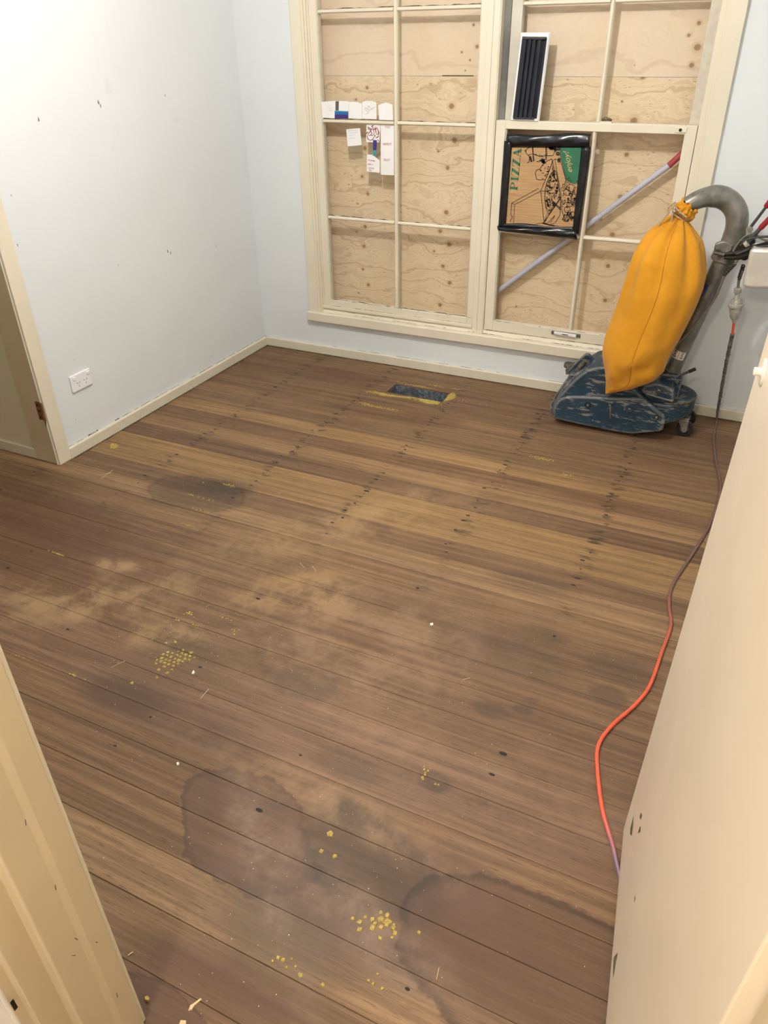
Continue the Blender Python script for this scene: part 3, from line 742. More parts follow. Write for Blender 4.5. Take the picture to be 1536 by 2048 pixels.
s8 = sheet('paper_note','white note with four lines of red and blue handwriting, below the coloured strip',[(875,990),(960,995),(1072,1085),(1068,1272),(870,1250)],.0235)
s9 = sheet('paper_strip','long white folded paper strip with red words, beside the centre bar',[(1085,540),(1292,545),(1291,1310),(1088,1300)],.0235)
def handw(parent, s, x, y, h, mat, yy=.0227, tilt=0):
    a = pp(x, y, yy); size = h/7.68*.0024
    return text_mesh(parent,'handwriting',s,size,a,(1,0,tilt),(-tilt,0,1),mat,shear=.2,sx=.8)
handw(s8,'My Dottage',888,1085,33,M_REDINK,tilt=-.05); handw(s8,'affelin. is',885,1150,33,M_REDINK); handw(s8,'a Spiritual',890,1207,33,M_REDINK); handw(s8,'Gift."',905,1245,33,M_REDINK)
handw(s9,'YOU!',1150,585,44,M_REDINK); handw(s9,'RESPECT!',1118,845,44,M_REDINK); handw(s9,'TRUST!',1125,1090,44,M_REDINK)

# ------------------------------------------------------------------ pizza-box cardboard patch with black plastic
def cp(x, y, yy=-.004):
    v = ony(980+x/6.98, 240+y/6.98, yy); return Vector((v.x, yy, v.z))
t = NT('corrugated_cardboard'); p = t.pos()
zz = t.sep(p)[2]
lines = t.math('SINE', t.math('MULTIPLY', zz, 900))
c_ = t.mix(t.ramp(t.noise(t.vmath('MULTIPLY', p, (4,1,90)), 2, 3), .3, .7), rgb(168,132,90), rgb(184,148,104))
t.bump(lines, .12, .0006); M_CARD = t.out(c_, .75)
M_BAG = plain('black_bin_plastic', rgb(14,16,24), .22, var=.2, spec=.6, bump=.6, bscale=28)
M_BLKTAPE = plain('black_tape', rgb(12,13,20), .35, spec=.5)
pb = empty('pizza_box_panel', (1.56,.0,.75), 'flattened brown pizza box edged in black plastic, patching a window pane', 'cardboard')
card = MB()
n = 14; L = []; yf = lambda u: -.004-.010*math.sin(PI*u)
cq = [cp(300,365), cp(1305,378), cp(1170,1515), cp(205,1440)]
rows = []
for j in range(n+1):
    v = j/n; row = []
    for i in range(n+1):
        u = i/n; q = cq[0]*(1-u)*(1-v)+cq[1]*u*(1-v)+cq[2]*u*v+cq[3]*(1-u)*v
        row.append(q)
    rows.append(row)
V = [q for r_ in rows for q in r_]; V2 = [q+Vector((0,.003,0)) for q in V]; m = n+1
Fc = [(j*m+i, j*m+i+1, (j+1)*m+i+1, (j+1)*m+i) for j in range(n) for i in range(n)]
card.add(V, Fc); card.add(V2, [tuple(reversed(f)) for f in Fc])
card.build('cardboard', M_CARD, pb)
M_GREEN = plain('green_print', rgb(44,108,76), .7, var=.08, nscale=30); M_INK = plain('dark_print', rgb(40,30,22), .75)
YI = -.0048
g = MB(); g.add([Vector((cp(*q).x, YI, cp(*q).z)) for q in [(962,376),(1300,386),(1262,760),(1238,850),(1205,875),(1190,900),(1125,880),(1060,830),(1010,600)]],[tuple(range(9))])
g.build('green_corner', M_GREEN, pb)
ps = lambda x,y: (cp(x,y).x, cp(x,y).z)
# PIZZA in slab lettering, reading upwards
pz = MB()
def poly(pts): pz.add([Vector((*[ps(*q)[0]],YI,ps(*q)[1])) for q in pts],[tuple(range(len(pts)))])
def Q(u, v): # u along the word from P (0) to A end (1000), v across: 0 baseline (right) .. 100 cap (left)
    bx = 380+u/1000*62; by = 985-u/1000*590; tx = 278+u/1000*55; ty = 975-u/1000*578
    return (bx+(tx-bx)*v/100, by+(ty-by)*v/100)
def qpoly(pts): poly([Q(*q) for q in pts])
def rect(u0,v0,u1,v1): qpoly([(u0,v0),(u1,v0),(u1,v1),(u0,v1)])
# P
rect(0,0,90,7); rect(24,0,78,100); rect(0,93,66,100)
import math as _m
def arc(cu,cv,ru,rv,ru2,rv2,a0,a1,n=10):
    for i in range(n):
        a=a0+(a1-a0)*i/n; b_=a0+(a1-a0)*(i+1)/n
        qpoly([(cu+ru*_m.cos(a),cv+rv*_m.sin(a)),(cu+ru*_m.cos(b_),cv+rv*_m.sin(b_)),(cu+ru2*_m.cos(b_),cv+rv2*_m.sin(b_)),(cu+ru2*_m.cos(a),cv+rv2*_m.sin(a))])
rect(66,93,100,100); rect(66,42,100,49); arc(100,71,90,29,48,21,-PI/2,PI/2)
# I
rect(225,0,320,7); rect(246,0,300,100); rect(225,93,320,100)
# Z Z
for u in (350,570):
    rect(u,0,u+190,8); rect(u+8,92,u+185,100); qpoly([(u,0),(u+72,0),(u+187,100),(u+115,100)]); rect(u+8,70,u+18,92); rect(u+180,0,u+190,32)
# A
qpoly([(800,0),(815,0),(903,100),(888,100)]); qpoly([(910,0),(985,0),(922,100),(875,100)]); rect(835,30,950,37); rect(780,0,850,6); rect(905,0,1000,6)
pz.build('pizza_lettering', M_GREEN, pb)
text_mesh(pb,'enjoy_lettering','enjoy!',.033,Vector((cp(1150,735).x,YI-.0006,cp(1150,735).z)),(-.32,0,1),(-1,0,-.32),plain('pale_print', rgb(206,176,120), .7),shear=.5,sx=1.05)
ink = MB()
def S(pts, w_=.0016, close=False):
    q = [ps(*a) for a in pts]; w_ = w_*1.25
    if close: q.append(q[0])
    stroke(ink, q, w_, YI-.0004)
# the open box outline
S([(305,1160),(675,955),(710,990),(345,1180),(305,1160)]); S([(305,1160),(290,1320),(310,1340),(308,1375),(285,1395),(283,1425)],.002); S([(345,1180),(328,1440)]); S([(710,990),(755,1430)],.002); S([(720,990),(765,995)])
S([(710,990),(885,560)],.002); S([(885,560),(905,545),(1000,1070)]); S([(905,545),(980,560),(1062,835)]); S([(750,1430),(990,1090),(1000,1070)],.002); S([(755,1430),(800,1300)]); S([(990,1100),(985,1230)])
S([(980,480),(1062,835),(1040,900)]); S([(630,1455),(740,1432),(830,1470),(960,1480)]); S([(750,1430),(800,1445),(905,1330)],.0018)
# pizza disc seen inside the box with toppings
def ell(cx,cy,a,b,rot,n=36): return [(cx+a*math.cos(i*2*PI/n)*math.cos(rot)-b*math.sin(i*2*PI/n)*math.sin(rot), cy+a*math.cos(i*2*PI/n)*math.sin(rot)+b*math.sin(i*2*PI/n)*math.cos(rot)) for i in range(n)]
S([(905,700),(850,750),(800,860),(770,980),(765,1100),(780,1220),(820,1310),(880,1240),(940,1150),(985,1080),(965,960),(940,800),(925,720)],.0026,True)
rr = random.Random(21)
def inside(x,y):
    L_ = [(700,905,905),(750,850,925),(860,800,945),(980,772,965),(1080,766,982),(1220,785,890),(1300,815,835)]
    for k_ in range(len(L_)-1):
        if L_[k_][0] <= y <= L_[k_+1][0]:
            tt = (y-L_[k_][0])/(L_[k_+1][0]-L_[k_][0]); a = L_[k_][1]+(L_[k_+1][1]-L_[k_][1])*tt; b_ = L_[k_][2]+(L_[k_+1][2]-L_[k_][2])*tt
            return a+8 < x < b_-8
    return False
cnt = 0
while cnt < 150:
    x = rr.uniform(765,985); y = rr.uniform(705,1300)
    if not inside(x,y): continue
    cnt += 1; r = rr.uniform(5,16); a0 = rr.uniform(0,6.3); sw = rr.uniform(2,6)
    S([(x+r*math.cos(a0+sw*i/6)*.8, y+r*math.sin(a0+sw*i/6)) for i in range(7)], rr.choice([.0012,.0016,.0034]))
# slice, upper left of the disc
S([(865,545),(800,570),(740,620),(700,680),(650,700),(632,740),(650,825),(700,835),(775,830),(830,700),(870,590)],.0022,True)
for i in range(26):
    x = rr.uniform(650,850); y = rr.uniform(600,820)
    if x+y*.0 < 640+(820-y)*.45: continue
    if x > 790+(820-y)*.35: continue
    r = rr.uniform(6,13); a0 = rr.uniform(0,6); S([(x+r*math.cos(a0+i2*.7), y+r*math.sin(a0+i2*.7)) for i2 in range(5)], rr.choice([.0016,.003]))
# salt and oil bottles, top
S([(500,430),(520,395),(590,375),(600,470),(530,490),(505,460)],.0022,True); S([(590,375),(700,375),(790,368),(800,500),(690,505),(600,470)],.0022,True); S([(600,380),(605,580)],.003); S([(780,370),(785,560)],.003); S([(800,372),(880,380),(905,440),(880,495),(800,500)],.0022)
S([(540,490),(555,540),(540,590),(520,595)],.0026); S([(600,480),(620,570)],.002); S([(490,420),(500,445)],.004)
for i in range(26):
    x = rr.uniform(610,790); y = rr.choice([rr.uniform(480,515),rr.uniform(540,590),rr.uniform(375,390)]); S([(x,y),(x+rr.uniform(6,34),y+rr.uniform(-5,5))],rr.choice([.0014,.0028]))
for (cx,cy,a,b_,ro) in [(900,395,22,16,.4),(960,405,26,18,-.3),(950,470,28,22,.2),(965,560,18,30,.2),(915,415,16,22,0)]:
    S(ell(cx,cy,a,b_,ro,16),.0024,True); S(ell(cx,cy,a*.5,b_*.5,ro,10),.0030,True)
for q in [(815,372,880,400),(820,385,875,392),(830,400,885,408),(700,560,770,590),(720,545,765,570),(725,585,765,600),(560,505,580,585)]: S([(q[0],q[1]),(q[2],q[3])],.0070)
# basil leaves, tomatoes, mushrooms and peppers at the right edge
def leaf_(cx,cy,s,ro):
    P_ = [(0,-1),(.35,-.35),(1,-.3),(.45,.05),(.6,.8),(0,.4),(-.6,.8),(-.45,.05),(-1,-.3),(-.35,-.35)]
    S([(cx+s*(a*math.cos(ro)-b*math.sin(ro)), cy+s*(a*math.sin(ro)+b*math.cos(ro))) for a,b in P_],.0020,True); S([(cx,cy-s*.6),(cx,cy+s*.5)],.0012); S([(cx-s*.5,cy),(cx+s*.5,cy)],.0010)
leaf_(1095,850,55,.3); leaf_(1045,930,50,-.6); leaf_(1225,870,30,.5); leaf_(1110,1310,35,.9)
for (cx,cy,a,b_,ro) in [(1130,950,60,50,.2),(1170,1085,38,70,.1),(1170,1085,26,52,.1),(1075,1010,48,40,.4),(1080,1250,40,44,0),(1065,1370,42,50,.5),(1150,1330,40,50,.2),(1110,1180,38,30,0),(1180,1180,26,26,0)]:
    S(ell(cx,cy,a,b_,ro,22),.0020,True)
for i in range(120):
    x = rr.uniform(1010,1200); y = rr.uniform(930,1420); r = rr.uniform(5,16); a0 = rr.uniform(0,6)
    S([(x+r*math.cos(a0+i2*.6), y+r*math.sin(a0+i2*.6)*1.2) for i2 in range(5)], rr.choice([.0012,.0016,.0036]))
# knife/spatula strokes
S([(870,1130),(885,1160),(960,1230),(975,1245),(985,1232),(905,1160)],.0026,True); S([(900,1170),(770,1420)],.002); S([(985,1240),(975,1330),(905,1440),(850,1455)],.0018); S([(1000,1250),(1045,1390),(1085,1420),(1100,1400)],.0018); S([(735,1440),(900,1478)],.004); S([(905,1340),(840,1440)],.0014)
for i in range(10): S([(880+i*5,570+i*22),(868+i*4,700+i*6)],.0008)
for i in range(12): S([(985-i*2,1100+i*14),(1010,1110+i*12)],.0010)
ink.build('line_drawing', M_INK, pb)
# black plastic strips around the card, with folds
def strip(name, pts, y0, amp, seed, mat=M_BAG):
    """plastic band between two pixel-side borders: pts = [(outer),(inner)] pairs"""
    rr = random.Random(seed); nn = 26; mm = 6; V = []
    for i in range(nn+1):
        u = i/nn
        for j in range(mm+1):
            v = j/mm
            a = pts[0]*(1-u)+pts[1]*u; b_ = pts[3]*(1-u)+pts[2]*u; q = a*(1-v)+b_*v
            e_ = .0035*math.sin(u*9+seed)*(1 if j in (0,) else 0)
            V.append(Vector((q.x, y0-amp*(math.sin(v*PI)*.9+.35*math.sin(u*17+v*5+seed)*math.sin(v*PI)+.25*rr.random()*math.sin(v*PI)), q.z+e_)))
    m2 = mm+1
    f = [(i*m2+j,i*m2+j+1,(i+1)*m2+j+1,(i+1)*m2+j) for i in range(nn) for j in range(mm)]
    mb = MB(); mb.add(V, f); o = mb.build(name, mat, pb, smooth='all')
    md = o.modifiers.new('t','SOLIDIFY'); md.thickness = .0012
    return o
strip('plastic_edge',[cp(240,205,0),cp(1415,185,0),cp(1395,385,0),cp(245,380,0)],-.006,.010,1)
strip('plastic_edge',[cp(110,1480,0),cp(1215,1510,0),cp(1225,1665,0),cp(130,1545,0)],-.006,.013,2)
strip('plastic_edge',[cp(205,290,0),cp(120,1500,0),cp(225,1500,0),cp(318,290,0)],-.007,.006,3,M_BLKTAPE)
strip('plastic_edge',[cp(1282,375,0),cp(1155,1540,0),cp(1240,1590,0),cp(1412,375,0)],-.007,.006,4,M_BLKTAPE)
strip('plastic_edge',[cp(200,1430,0),cp(1180,1500,0),cp(1190,1560,0),cp(150,1500,0)],-.0062,.004,5,M_BLKTAPE)
# hazy plastic still taped over the neighbouring pane's top
# ------------------------------------------------------------------ floor register cover leaning in the window
rc = empty('register_cover', (1.457,-.0,1.198), 'white-framed floor vent cover with black louvres, stood upright on the window rail', 'vent cover')
def vp(x, y):
    v = ony(940+x/7.68, y/7.68, 0); return v
tl, tr_, br, bl = ony(1041.6,64.5,.028), ony(1102,64.5,.028), ony(1078.6,244.8,.008), ony(1020.7,242.8,.008)
def vq(u, v, d=0):
    q = tl*(1-u)*(1-v)+tr_*u*(1-v)+br*u*v+bl*(1-u)*v; return q+Vector((0,-d,0))
fr = MB()
outer = [(0,0),(1,0),(1,1),(0,1)]; inner = [(.10,.045),(.90,.045),(.90,.955),(.10,.955)]
V = [vq(*a,0) for a in outer]+[vq(*a,.010) for a in [(.045,.018),(.955,.018),(.955,.982),(.045,.982)]]+[vq(*a,.010) for a in inner]+[vq(*a,0) for a in inner]
fr.add(V,[(i,(i+1)%4,4+(i+1)%4,4+i) for i in range(4)]+[(4+i,4+(i+1)%4,8+(i+1)%4,8+i) for i in range(4)]+[(8+i,8+(i+1)%4,12+(i+1)%4,12+i) for i in range(4)]+[(12+i,12+(i+1)%4,(i+1)%4,i) for i in range(4)])
fr.build('frame', M_WHITE, rc, bevel=.001)
M_BLKPL = plain('black_plastic', rgb(26,28,40), .38, var=.2, spec=.5)
bp = MB().prism([vq(.09,.05,.002),vq(.91,.05,.002),vq(.91,.95,.002),vq(.09,.95,.002)],(0,-.008,0)).build('back_plate', M_BLKPL, rc)
for i, (u0,u1,d0,d1) in enumerate([(.12,.27,.012,.020),(.28,.43,.014,.022),(.44,.58,.016,.022),(.60,.76,.014,.021),(.78,.92,.010,.015)]):
    MB().prism([vq(u0,.065,d0),vq(u0,.95,d0),vq(u0,.95,d0-.006),vq(u0,.065,d0-.006)], vq(u1,.065,d1)-vq(u0,.065,d0)).build('louvre', M_BLKPL, rc, bevel=.001)
MB().prism([vq(.12,.058,.006),vq(.90,.058,.006),vq(.90,.078,.006),vq(.12,.078,.006)],(0,-.016,0)).build('end_bar', M_BLKPL, rc, bevel=.0015)
MB().prism([vq(.12,.945,.006),vq(.84,.945,.006),vq(.84,.965,.006),vq(.12,.965,.006)],(0,-.014,0)).build('end_bar', M_BLKPL, rc, bevel=.0015)

# ------------------------------------------------------------------ power point
gy, gz = -1.4461, .3346
go = empty('power_outlet', (.0,-1.389,.262), 'white double power outlet with two rocker switches, low on the left wall', 'power outlet')
M_PL = plain('white_plastic', rgb(240,240,244), .3, var=.02)
MB().box((0,gy,gz-.072),(.009,gy+.115,gz)).build('face_plate', M_PL, go, bevel=.004, seg=3)
for cy in (gy+.020, gy+.097):
    MB().box((.008,cy-.008,gz-.022),(.013,cy+.008,gz-.007)).build('switch', M_PL, go, bevel=.003, seg=3)
sb = []
for cy in (gy+.038, gy+.078):
    for dy, dz, ro in ((-.007,.004,.5),(.007,.004,-.5),(0,-.010,0)):
        c, s = math.cos(ro), math.sin(ro); P_ = []
        for a, b_ in ((-.0009,-.0042),(.0009,-.0042),(.0009,.0042),(-.0009,.0042)): P_.append(Vector((.0092,cy+dy+a*c-b_*s,gz-.042+dz+a*s+b_*c)))
        MB().prism(P_,(.0003,0,0)).build('pin_slot', M_DARK, go)

# ------------------------------------------------------------------ ceiling light (out of frame)
cl = empty('ceiling_light', (1.36,-1.62,H), 'white batten lamp holder on the middle of the ceiling', 'light')
MB().lathe((1.36,-1.62,H),(0,0,-1),[(0,.045),(.012,.045),(.02,.03),(.05,.024),(.07,.022)],24).build('lamp_holder', M_WHITE, cl, smooth=True)

# ------------------------------------------------------------------ floor sander
t = NT('scratched_blue_enamel'); p = t.pos()
q = t.vmath('MULTIPLY', p, (1, 1, 4.0))
n1 = t.noise(q, 14, 6, .68, .4); n2 = t.noise(t.vmath('MULTIPLY', p, (.5,1,9)), 40, 3, .6); n3 = t.noise(p, 3, 3)
sc1 = t.ramp(n1, .545, .585); sc2 = t.math('MULTIPLY', t.ramp(n2, .60, .66), t.ramp(n3, .38, .52))
geo = t.n.new('ShaderNodeNewGeometry'); 
col = t.mix(t.ramp(t.noise(p, 9, 4), .3, .7), rgb(26,50,66), rgb(34,62,80))
col = t.mix(t.math('MULTIPLY', t.math('MAXIMUM', sc1, sc2), .8), col, rgb(134,130,122))
be = t.n.new('ShaderNodeBevel'); be.inputs['Radius'].default_value = .012; be.samples = 4
ed = t.vmath('DOT_PRODUCT', be.outputs[0], geo.outputs['Normal'])
em = t.math('MULTIPLY', t.ramp(ed, .999, .965), t.ramp(t.noise(p, 30, 3), .25, .5))
col = t.mix(t.math('MULTIPLY', em, .8), col, rgb(140,134,126))
M_BLUE = t.out(col, .45, .15)
t = NT('cast_grey_metal'); p = t.pos()
M_CAST = t.out(t.mix(t.ramp(t.noise(p, 26, 5, .65), .35, .65), rgb(92,88,82), rgb(142,138,130)), .40, .55)
t = NT('dull_grey_tube'); p = t.pos()
M_TUBE = t.out(t.mix(t.ramp(t.noise(p, 11, 5, .65), .35, .65), rgb(102,100,92), rgb(136,134,126)), .34, .45)
M_DUSTY = plain('dusty_dark_metal', rgb(104,98,86), .7, .2, var=.3, nscale=50)
M_RUB = plain('black_rubber', rgb(26,25,24), .6)
fs = empty('floor_sander', (2.10,-.22,0), 'worn blue drum floor sander with grey suction tube, standing at the window wall', 'floor sander')
def sp3(x, y, yy):   # read from the close-up of the sander
    return ony(1090+x/4.955, 680+y/4.955, yy)
YS = -.355
def sand_prism(name, pts, y0, y1, mat, bevel=.006, seg=3, parent=fs, label=None):
    P_ = [sp3(a, b_, y0) for a, b_ in pts]
    return MB().prism(P_, (0,y1-y0,0)).build(name, mat, parent, bevel=bevel, seg=seg, smooth=True, label=label)
hous = [(82,765),(80,690),(104,610),(190,500),(300,382),(380,322),(450,288),(530,270),(640,268),(760,330),(880,480),(985,590),(1185,752),(1187,800),(1165,885),(860,915),(100,772)]
sand_prism('housing', hous, YS, -.13, M_BLUE, .010)
# ribbed front hood edge beyond the side plate
hood = [(60,745),(70,650),(150,505),(290,345),(430,262),(560,236),(640,240),(640,330),(500,330),(300,480),(170,640),(150,745)]
sand_prism('drum_hood', [(x+6,y-4) for x,y in hood], -.30, -.09, M_BLUE, .008)
cov = [(75,768),(82,690),(100,640),(140,592),(200,565),(300,560),(620,572),(940,578),(975,588),(1185,755),(1190,800),(1168,895),(1130,912),(860,935),(700,915),(380,850),(95,785)]
bc = sand_prism('belt_cover', cov, -.378, YS+.001, M_BLUE, .008, 3)
for (x, y, r) in [(428,645,.016),(1105,765,.012)]:
    c = sp3(x, y, -.378)
    b1 = MB().lathe(c+Vector((0,.001,0)),(0,-1,0),[(0,r),(.0022,r*.98),(.0026,r*.75),(.0016,r*.5)],24).build('bolt_seat', plain('recess_shade_blue', rgb(22,34,44), .6), bc, smooth=True)  # darker blue stands in for the shade inside the bolt recess
    MB().lathe(c+Vector((0,0,0)),(0,-1,0),[(0,.0062),(.006,.0060),(.0085,.004)],6).build('bolt', M_CAST, bc, label='bare steel cover bolt')
MB().prism([sp3(630,640,-.3787),sp3(652,640,-.3787),sp3(655,780,-.3787),sp3(637,780,-.3787),sp3(640,655,-.3787),sp3(628,652,-.3787)],(0,.0012,0)).build('weld_mark', M_CAST, bc)
# motor and its cast cover
sand_prism('motor', [(930,545),(950,470),(1180,470),(1270,560),(1268,690),(1262,800),(1010,800)], -.315, -.12, M_BLUE, .010)
sand_prism('motor_cover', [(960,520),(975,460),(1080,432),(1150,440),(1255,480),(1275,520),(1272,590),(1250,608),(1100,580),(1010,545)], -.335, -.11, M_BLUE, .009)
sand_prism('motor_flange', [(990,540),(1010,530),(1255,600),(1272,590),(1272,612),(1255,622)], -.343, -.10, M_BLUE, .003)
MB().lathe(sp3(1130,500,-.336),(0,-1,0),[(0,.010),(.010,.009),(.012,.006)],14).build('bolt', M_CAST, fs, smooth=True)
# rear skirt: rounded dust chassis
xc, yc = 2.262, -.215
sk = MB(); nn = 18; top = []; 
pr2 = [(2.16,-.335)]+[(xc+.118*math.cos(a), yc+.120*math.sin(a)) for a in [(-PI/2)+i*PI/nn for i in range(nn+1)]]+[(2.16,-.095)]
V = [Vector((x,y,.158+(.012 if x>2.3 else 0))) for x,y in pr2]+[Vector((x,y,.045+max(0,(x-2.22))*.38)) for x,y in pr2]
m = len(pr2); sk.add(V,[tuple(range(m))[::-1],tuple(range(m,2*m))]+[(i,(i+1)%m,m+(i+1)%m,m+i) for i in range(m)])
sk.build('rear_chassis', M_BLUE, fs, bevel=.008, seg=3, smooth=True)
# dusty rim on the chassis
rim = MB(); V = [Vector((x,y,.168)) for x,y in pr2[1:-1]]
rim.tube([Vector((xc+(v.x-xc)*.97, yc+(v.y-yc)*.97, .166)) for v in V], .006, 8); rim.build('chassis_rim', M_DUSTY, fs, smooth=True)
# tube bracket cheeks and pivot
for yy in (-.262,-.178):
    sand_prism('tube_bracket', [(1150,335),(1310,355),(1330,330),(1362,345),(1366,385),(1345,470),(1300,640),(1180,640),(1130,440)], yy, yy+.010, M_BLUE, .003)
c = sp3(1310,413,-.262); MB().lathe(c,(0,-1,0),[(0,.008),(.006,.0075),(.008,.004)],12).build('bolt', M_CAST, fs)
MB().lathe(sp3(1300,640,-.27),(0,0,1),[(0,.03),(.02,.03)],16).build('bracket_foot', M_BLUE, fs, smooth=True)
# tilt lever
a = sp3(1350,345,-.27); b_ = sp3(1488,288,-.27)
lv = MB().cyl(a, b_, .0055, 12).build('tilt_lever', M_DUSTY, fs, smooth=True)
MB().cyl(a+(b_-a)*.55, b_+(b_-a)*.03, .0075, 12).build('lever_grip', M_RUB, lv, smooth=True)
# drum lift arms, knob and pivot at the front
sand_prism('lift_arm', [(205,330),(290,235),(395,142),(430,142),(470,180),(490,225),(465,240),(430,205),(400,200),(330,290),(260,360)], -.215, -.195, M_BLUE, .003)
a = sp3(285,345,-.25); b_ = sp3(400,205,-.25)
MB().cyl(a, b_, .0115, 16).build('lift_rod', M_DUSTY, fs, smooth=True)
a = sp3(272,368,-.30); MB().lathe(a+Vector((0,.03,0)),(0,-1,0),[(0,.0125),(.03,.0125),(.031,.008),(.024,.007)],16).build('pivot_eye', M_BLUE, fs, smooth=True)
sand_prism('pivot_bracket', [(215,385),(240,340),(330,325),(345,360),(300,395),(250,400)], -.285, -.20, M_BLUE, .003)
kb = sp3(237,262,-.16)
kn = MB().lathe(kb+Vector((0,0,-.035)),(0,0,1),[(0,.007),(.030,.007),(.031,.021),(.034,.0235),(.048,.0235),(.051,.021),(.052,.007),(.057,.006)],24).build('adjuster_knob', M_DUSTY, fs, smooth=True, label='dusty round adjusting knob at the front')
sand_prism('knob_base', [(200,300),(210,280),(290,270),(330,285),(350,320),(300,345),(205,345)], -.20, -.12, M_DUSTY, .004)
sand_prism('front_guard', [(50,720),(48,640),(118,520),(205,410),(235,420),(140,560),(95,660),(95,725)], -.27, -.10, M_BLUE, .004)
# wheels
def wheel(cx, cy, r, name='caster'):
    ct = Vector((cx, cy, r))
    wo = MB().lathe(ct+Vector((0,.014,0)),(0,-1,0),[(0,r*.55),(.0,r*.93),(.004,r),(.024,r),(.028,r*.93),(.028,r*.6),(.024,r*.55),(.024,r*.2),(.028,r*.15)],28).build('wheel', M_RUB, fs, smooth=True)
    MB().lathe(ct+Vector((0,-.010,0)),(0,-1,0),[(0,r*.55),(.001,r*.55),(.004,r*.25)],20).build('hub', M_DUSTY, wo, smooth=True)
    fk = MB()
    for s in (-1, 1):
        yy = cy+s*.018
        fk.prism([Vector((cx-.030,yy,r+.045)),Vector((cx+.012,yy,r+.045)),Vector((cx+.012,yy,r-.004)),Vector((cx+.004,yy,r-.012)),Vector((cx-.006,yy,r-.010)),Vector((cx-.030,yy,r+.035))],(0,s*.003,0))
    fk.box((cx-.030,cy-.020,r+.040),(cx+.012,cy+.020,r+.054))
    f_ = fk.build('wheel_fork', M_CAST, fs, bevel=.0015)
    MB().cyl((cx,cy-.024,r),(cx,cy+.024,r),.005,10).build('axle', M_CAST, f_)
wheel(2.362,-.262,.035); wheel(2.362,-.140,.035)
sand_prism('sole', [(150,800),(200,740),(1120,840),(1150,880),(860,905)], -.34, -.14, M_RUB, .003)
dr_ = MB().cyl((1.90,-.335,.062),(1.90,-.14,.062),.055,28).build('sanding_drum', plain('drum_abrasive', rgb(70,52,40), .9), fs, smooth=True)
# suction tube
YT = -.215
c1 = lambda x, y, yy=YT: ony(1080+x/3.368, 360+y/3.368, yy)
base = c1(882,1300); topm = c1(1232,540)
lower = MB().tube([base, base.lerp(topm,.5), topm], [.0335,.0335,.0355], 28).build('suction_tube', M_TUBE, fs, smooth=True)
MB().tube([base+(base-topm).normalized()*.02, base+(topm-base).normalized()*.02],.037,28).build('tube_socket', M_BLUE, fs, smooth=True)
bend = smooth_path([c1(1232,545),c1(1262,480),c1(1300,390),c1(1326,300),c1(1322,215),c1(1280,150),c1(1215,115,-.222),c1(1140,112,-.235),c1(1060,135,-.25),c1(985,175,-.262)], 6)
nb = len(bend)
MB().tube(bend, [.038+.003*math.sin(PI*i/nb) if i < nb*.75 else .038-.008*(i-nb*.75)/(nb*.25) for i in range(nb)], 28).build('tube_bend', M_TUBE, fs, smooth=True)
# clamp collar
axis = (topm-base).normalized(); cc_ = c1(1245,500)
cl_ = MB().tube([cc_-axis*.028, cc_-axis*.024, cc_+axis*.020, cc_+axis*.024],[.041,.045,.045,.041],24).build('clamp_collar', M_CAST, fs, smooth=True)
MB().prism([c1(1180,430,-.26),c1(1240,412,-.26),c1(1300,440,-.26),c1(1290,480,-.26),c1(1240,500,-.26),c1(1170,470,-.26)],(0,.03,0)).build('clamp_ear', M_CAST, cl_, bevel=.004)
MB().cyl(c1(1175,488,-.275),c1(1240,505,-.275),.007,12).build('clamp_bolt', M_CAST, cl_)
# handle bar and levers going to the right
YH = -.26
hb = MB().tube([c1(1225,505,-.255),c1(1330,490,-.27),c1(1430,455,-.285),c1(1560,420,-.30),c1(1700,395,-.31)],.008,12).build('handle_bar', plain('black_handle', rgb(46,44,42), .4, .4), fs, smooth=True)
MB().tube([c1(1240,520,-.25),c1(1340,520,-.25),c1(1460,480,-.255),c1(1600,455,-.26)],.011,12).build('handle_bar', plain('dark_grey_handle', rgb(60,56,50), .45, .5), fs, smooth=True)
MB().prism([c1(1290,470,-.25),c1(1330,420,-.25),c1(1400,380,-.25),c1(1450,400,-.25),c1(1450,500,-.25),c1(1380,548,-.25),c1(1300,520,-.25)],(0,.05,0)).build('handle_bracket', plain('dark_cast_bracket', rgb(56,50,44), .5, .5, var=.3, nscale=40), fs, bevel=.006)
M_REDG = plain('red_grip', rgb(150,24,34), .35, var=.1)
for (p0, p1, p2, yy) in [((1410,330),(1520,185),(1580,105),-.28),((1390,430),(1480,330),(1590,215),-.32)]:
    a, b_, c_ = c1(*p0,yy), c1(*p1,yy), c1(*p2,yy)
    l_ = MB().tube([a,b_],[.0085,.0075],12,flat=.7).build('clamp_lever', plain('grey_lever_steel', rgb(84,84,84), .35, .8), fs, smooth=True)
    MB().tube([b_,b_.lerp(c_,.1),c_],[.0085,.0105,.010],12).build('lever_grip', M_REDG, l_, smooth=True, label='red grip sleeve')
MB().tube([c1(1378,440,-.335),c1(1400,424,-.335)],[.010,.012],14).build('lever_tip', plain('pale_metal_tip', rgb(206,200,180), .35, .5), fs, smooth=True)
MB().cyl(c1(1412,335,-.29),c1(1412,335,-.25),.012,16).build('lever_pivot', M_CAST, fs, smooth=True)
# cables looping over the handle
M_CABLE = plain('dark_cable', rgb(52,50,48), .5); M_CABG = plain('grey_cable', rgb(120,112,98), .5, var=.15)
for k_, pts in enumerate([[(1300,480),(1340,420),(1390,375),(1440,365),(1500,400),(1560,415)],[(1320,500),(1400,470),(1480,450),(1560,440)],[(1350,440),(1400,400),(1470,385),(1560,380)]]):
    MB().tube(smooth_path([c1(x,y,-.305-.01*k_) for x,y in pts],6),.0042,8).build('cable', [M_CABG,M_CABLE,M_CABLE][k_], fs, smooth=True)
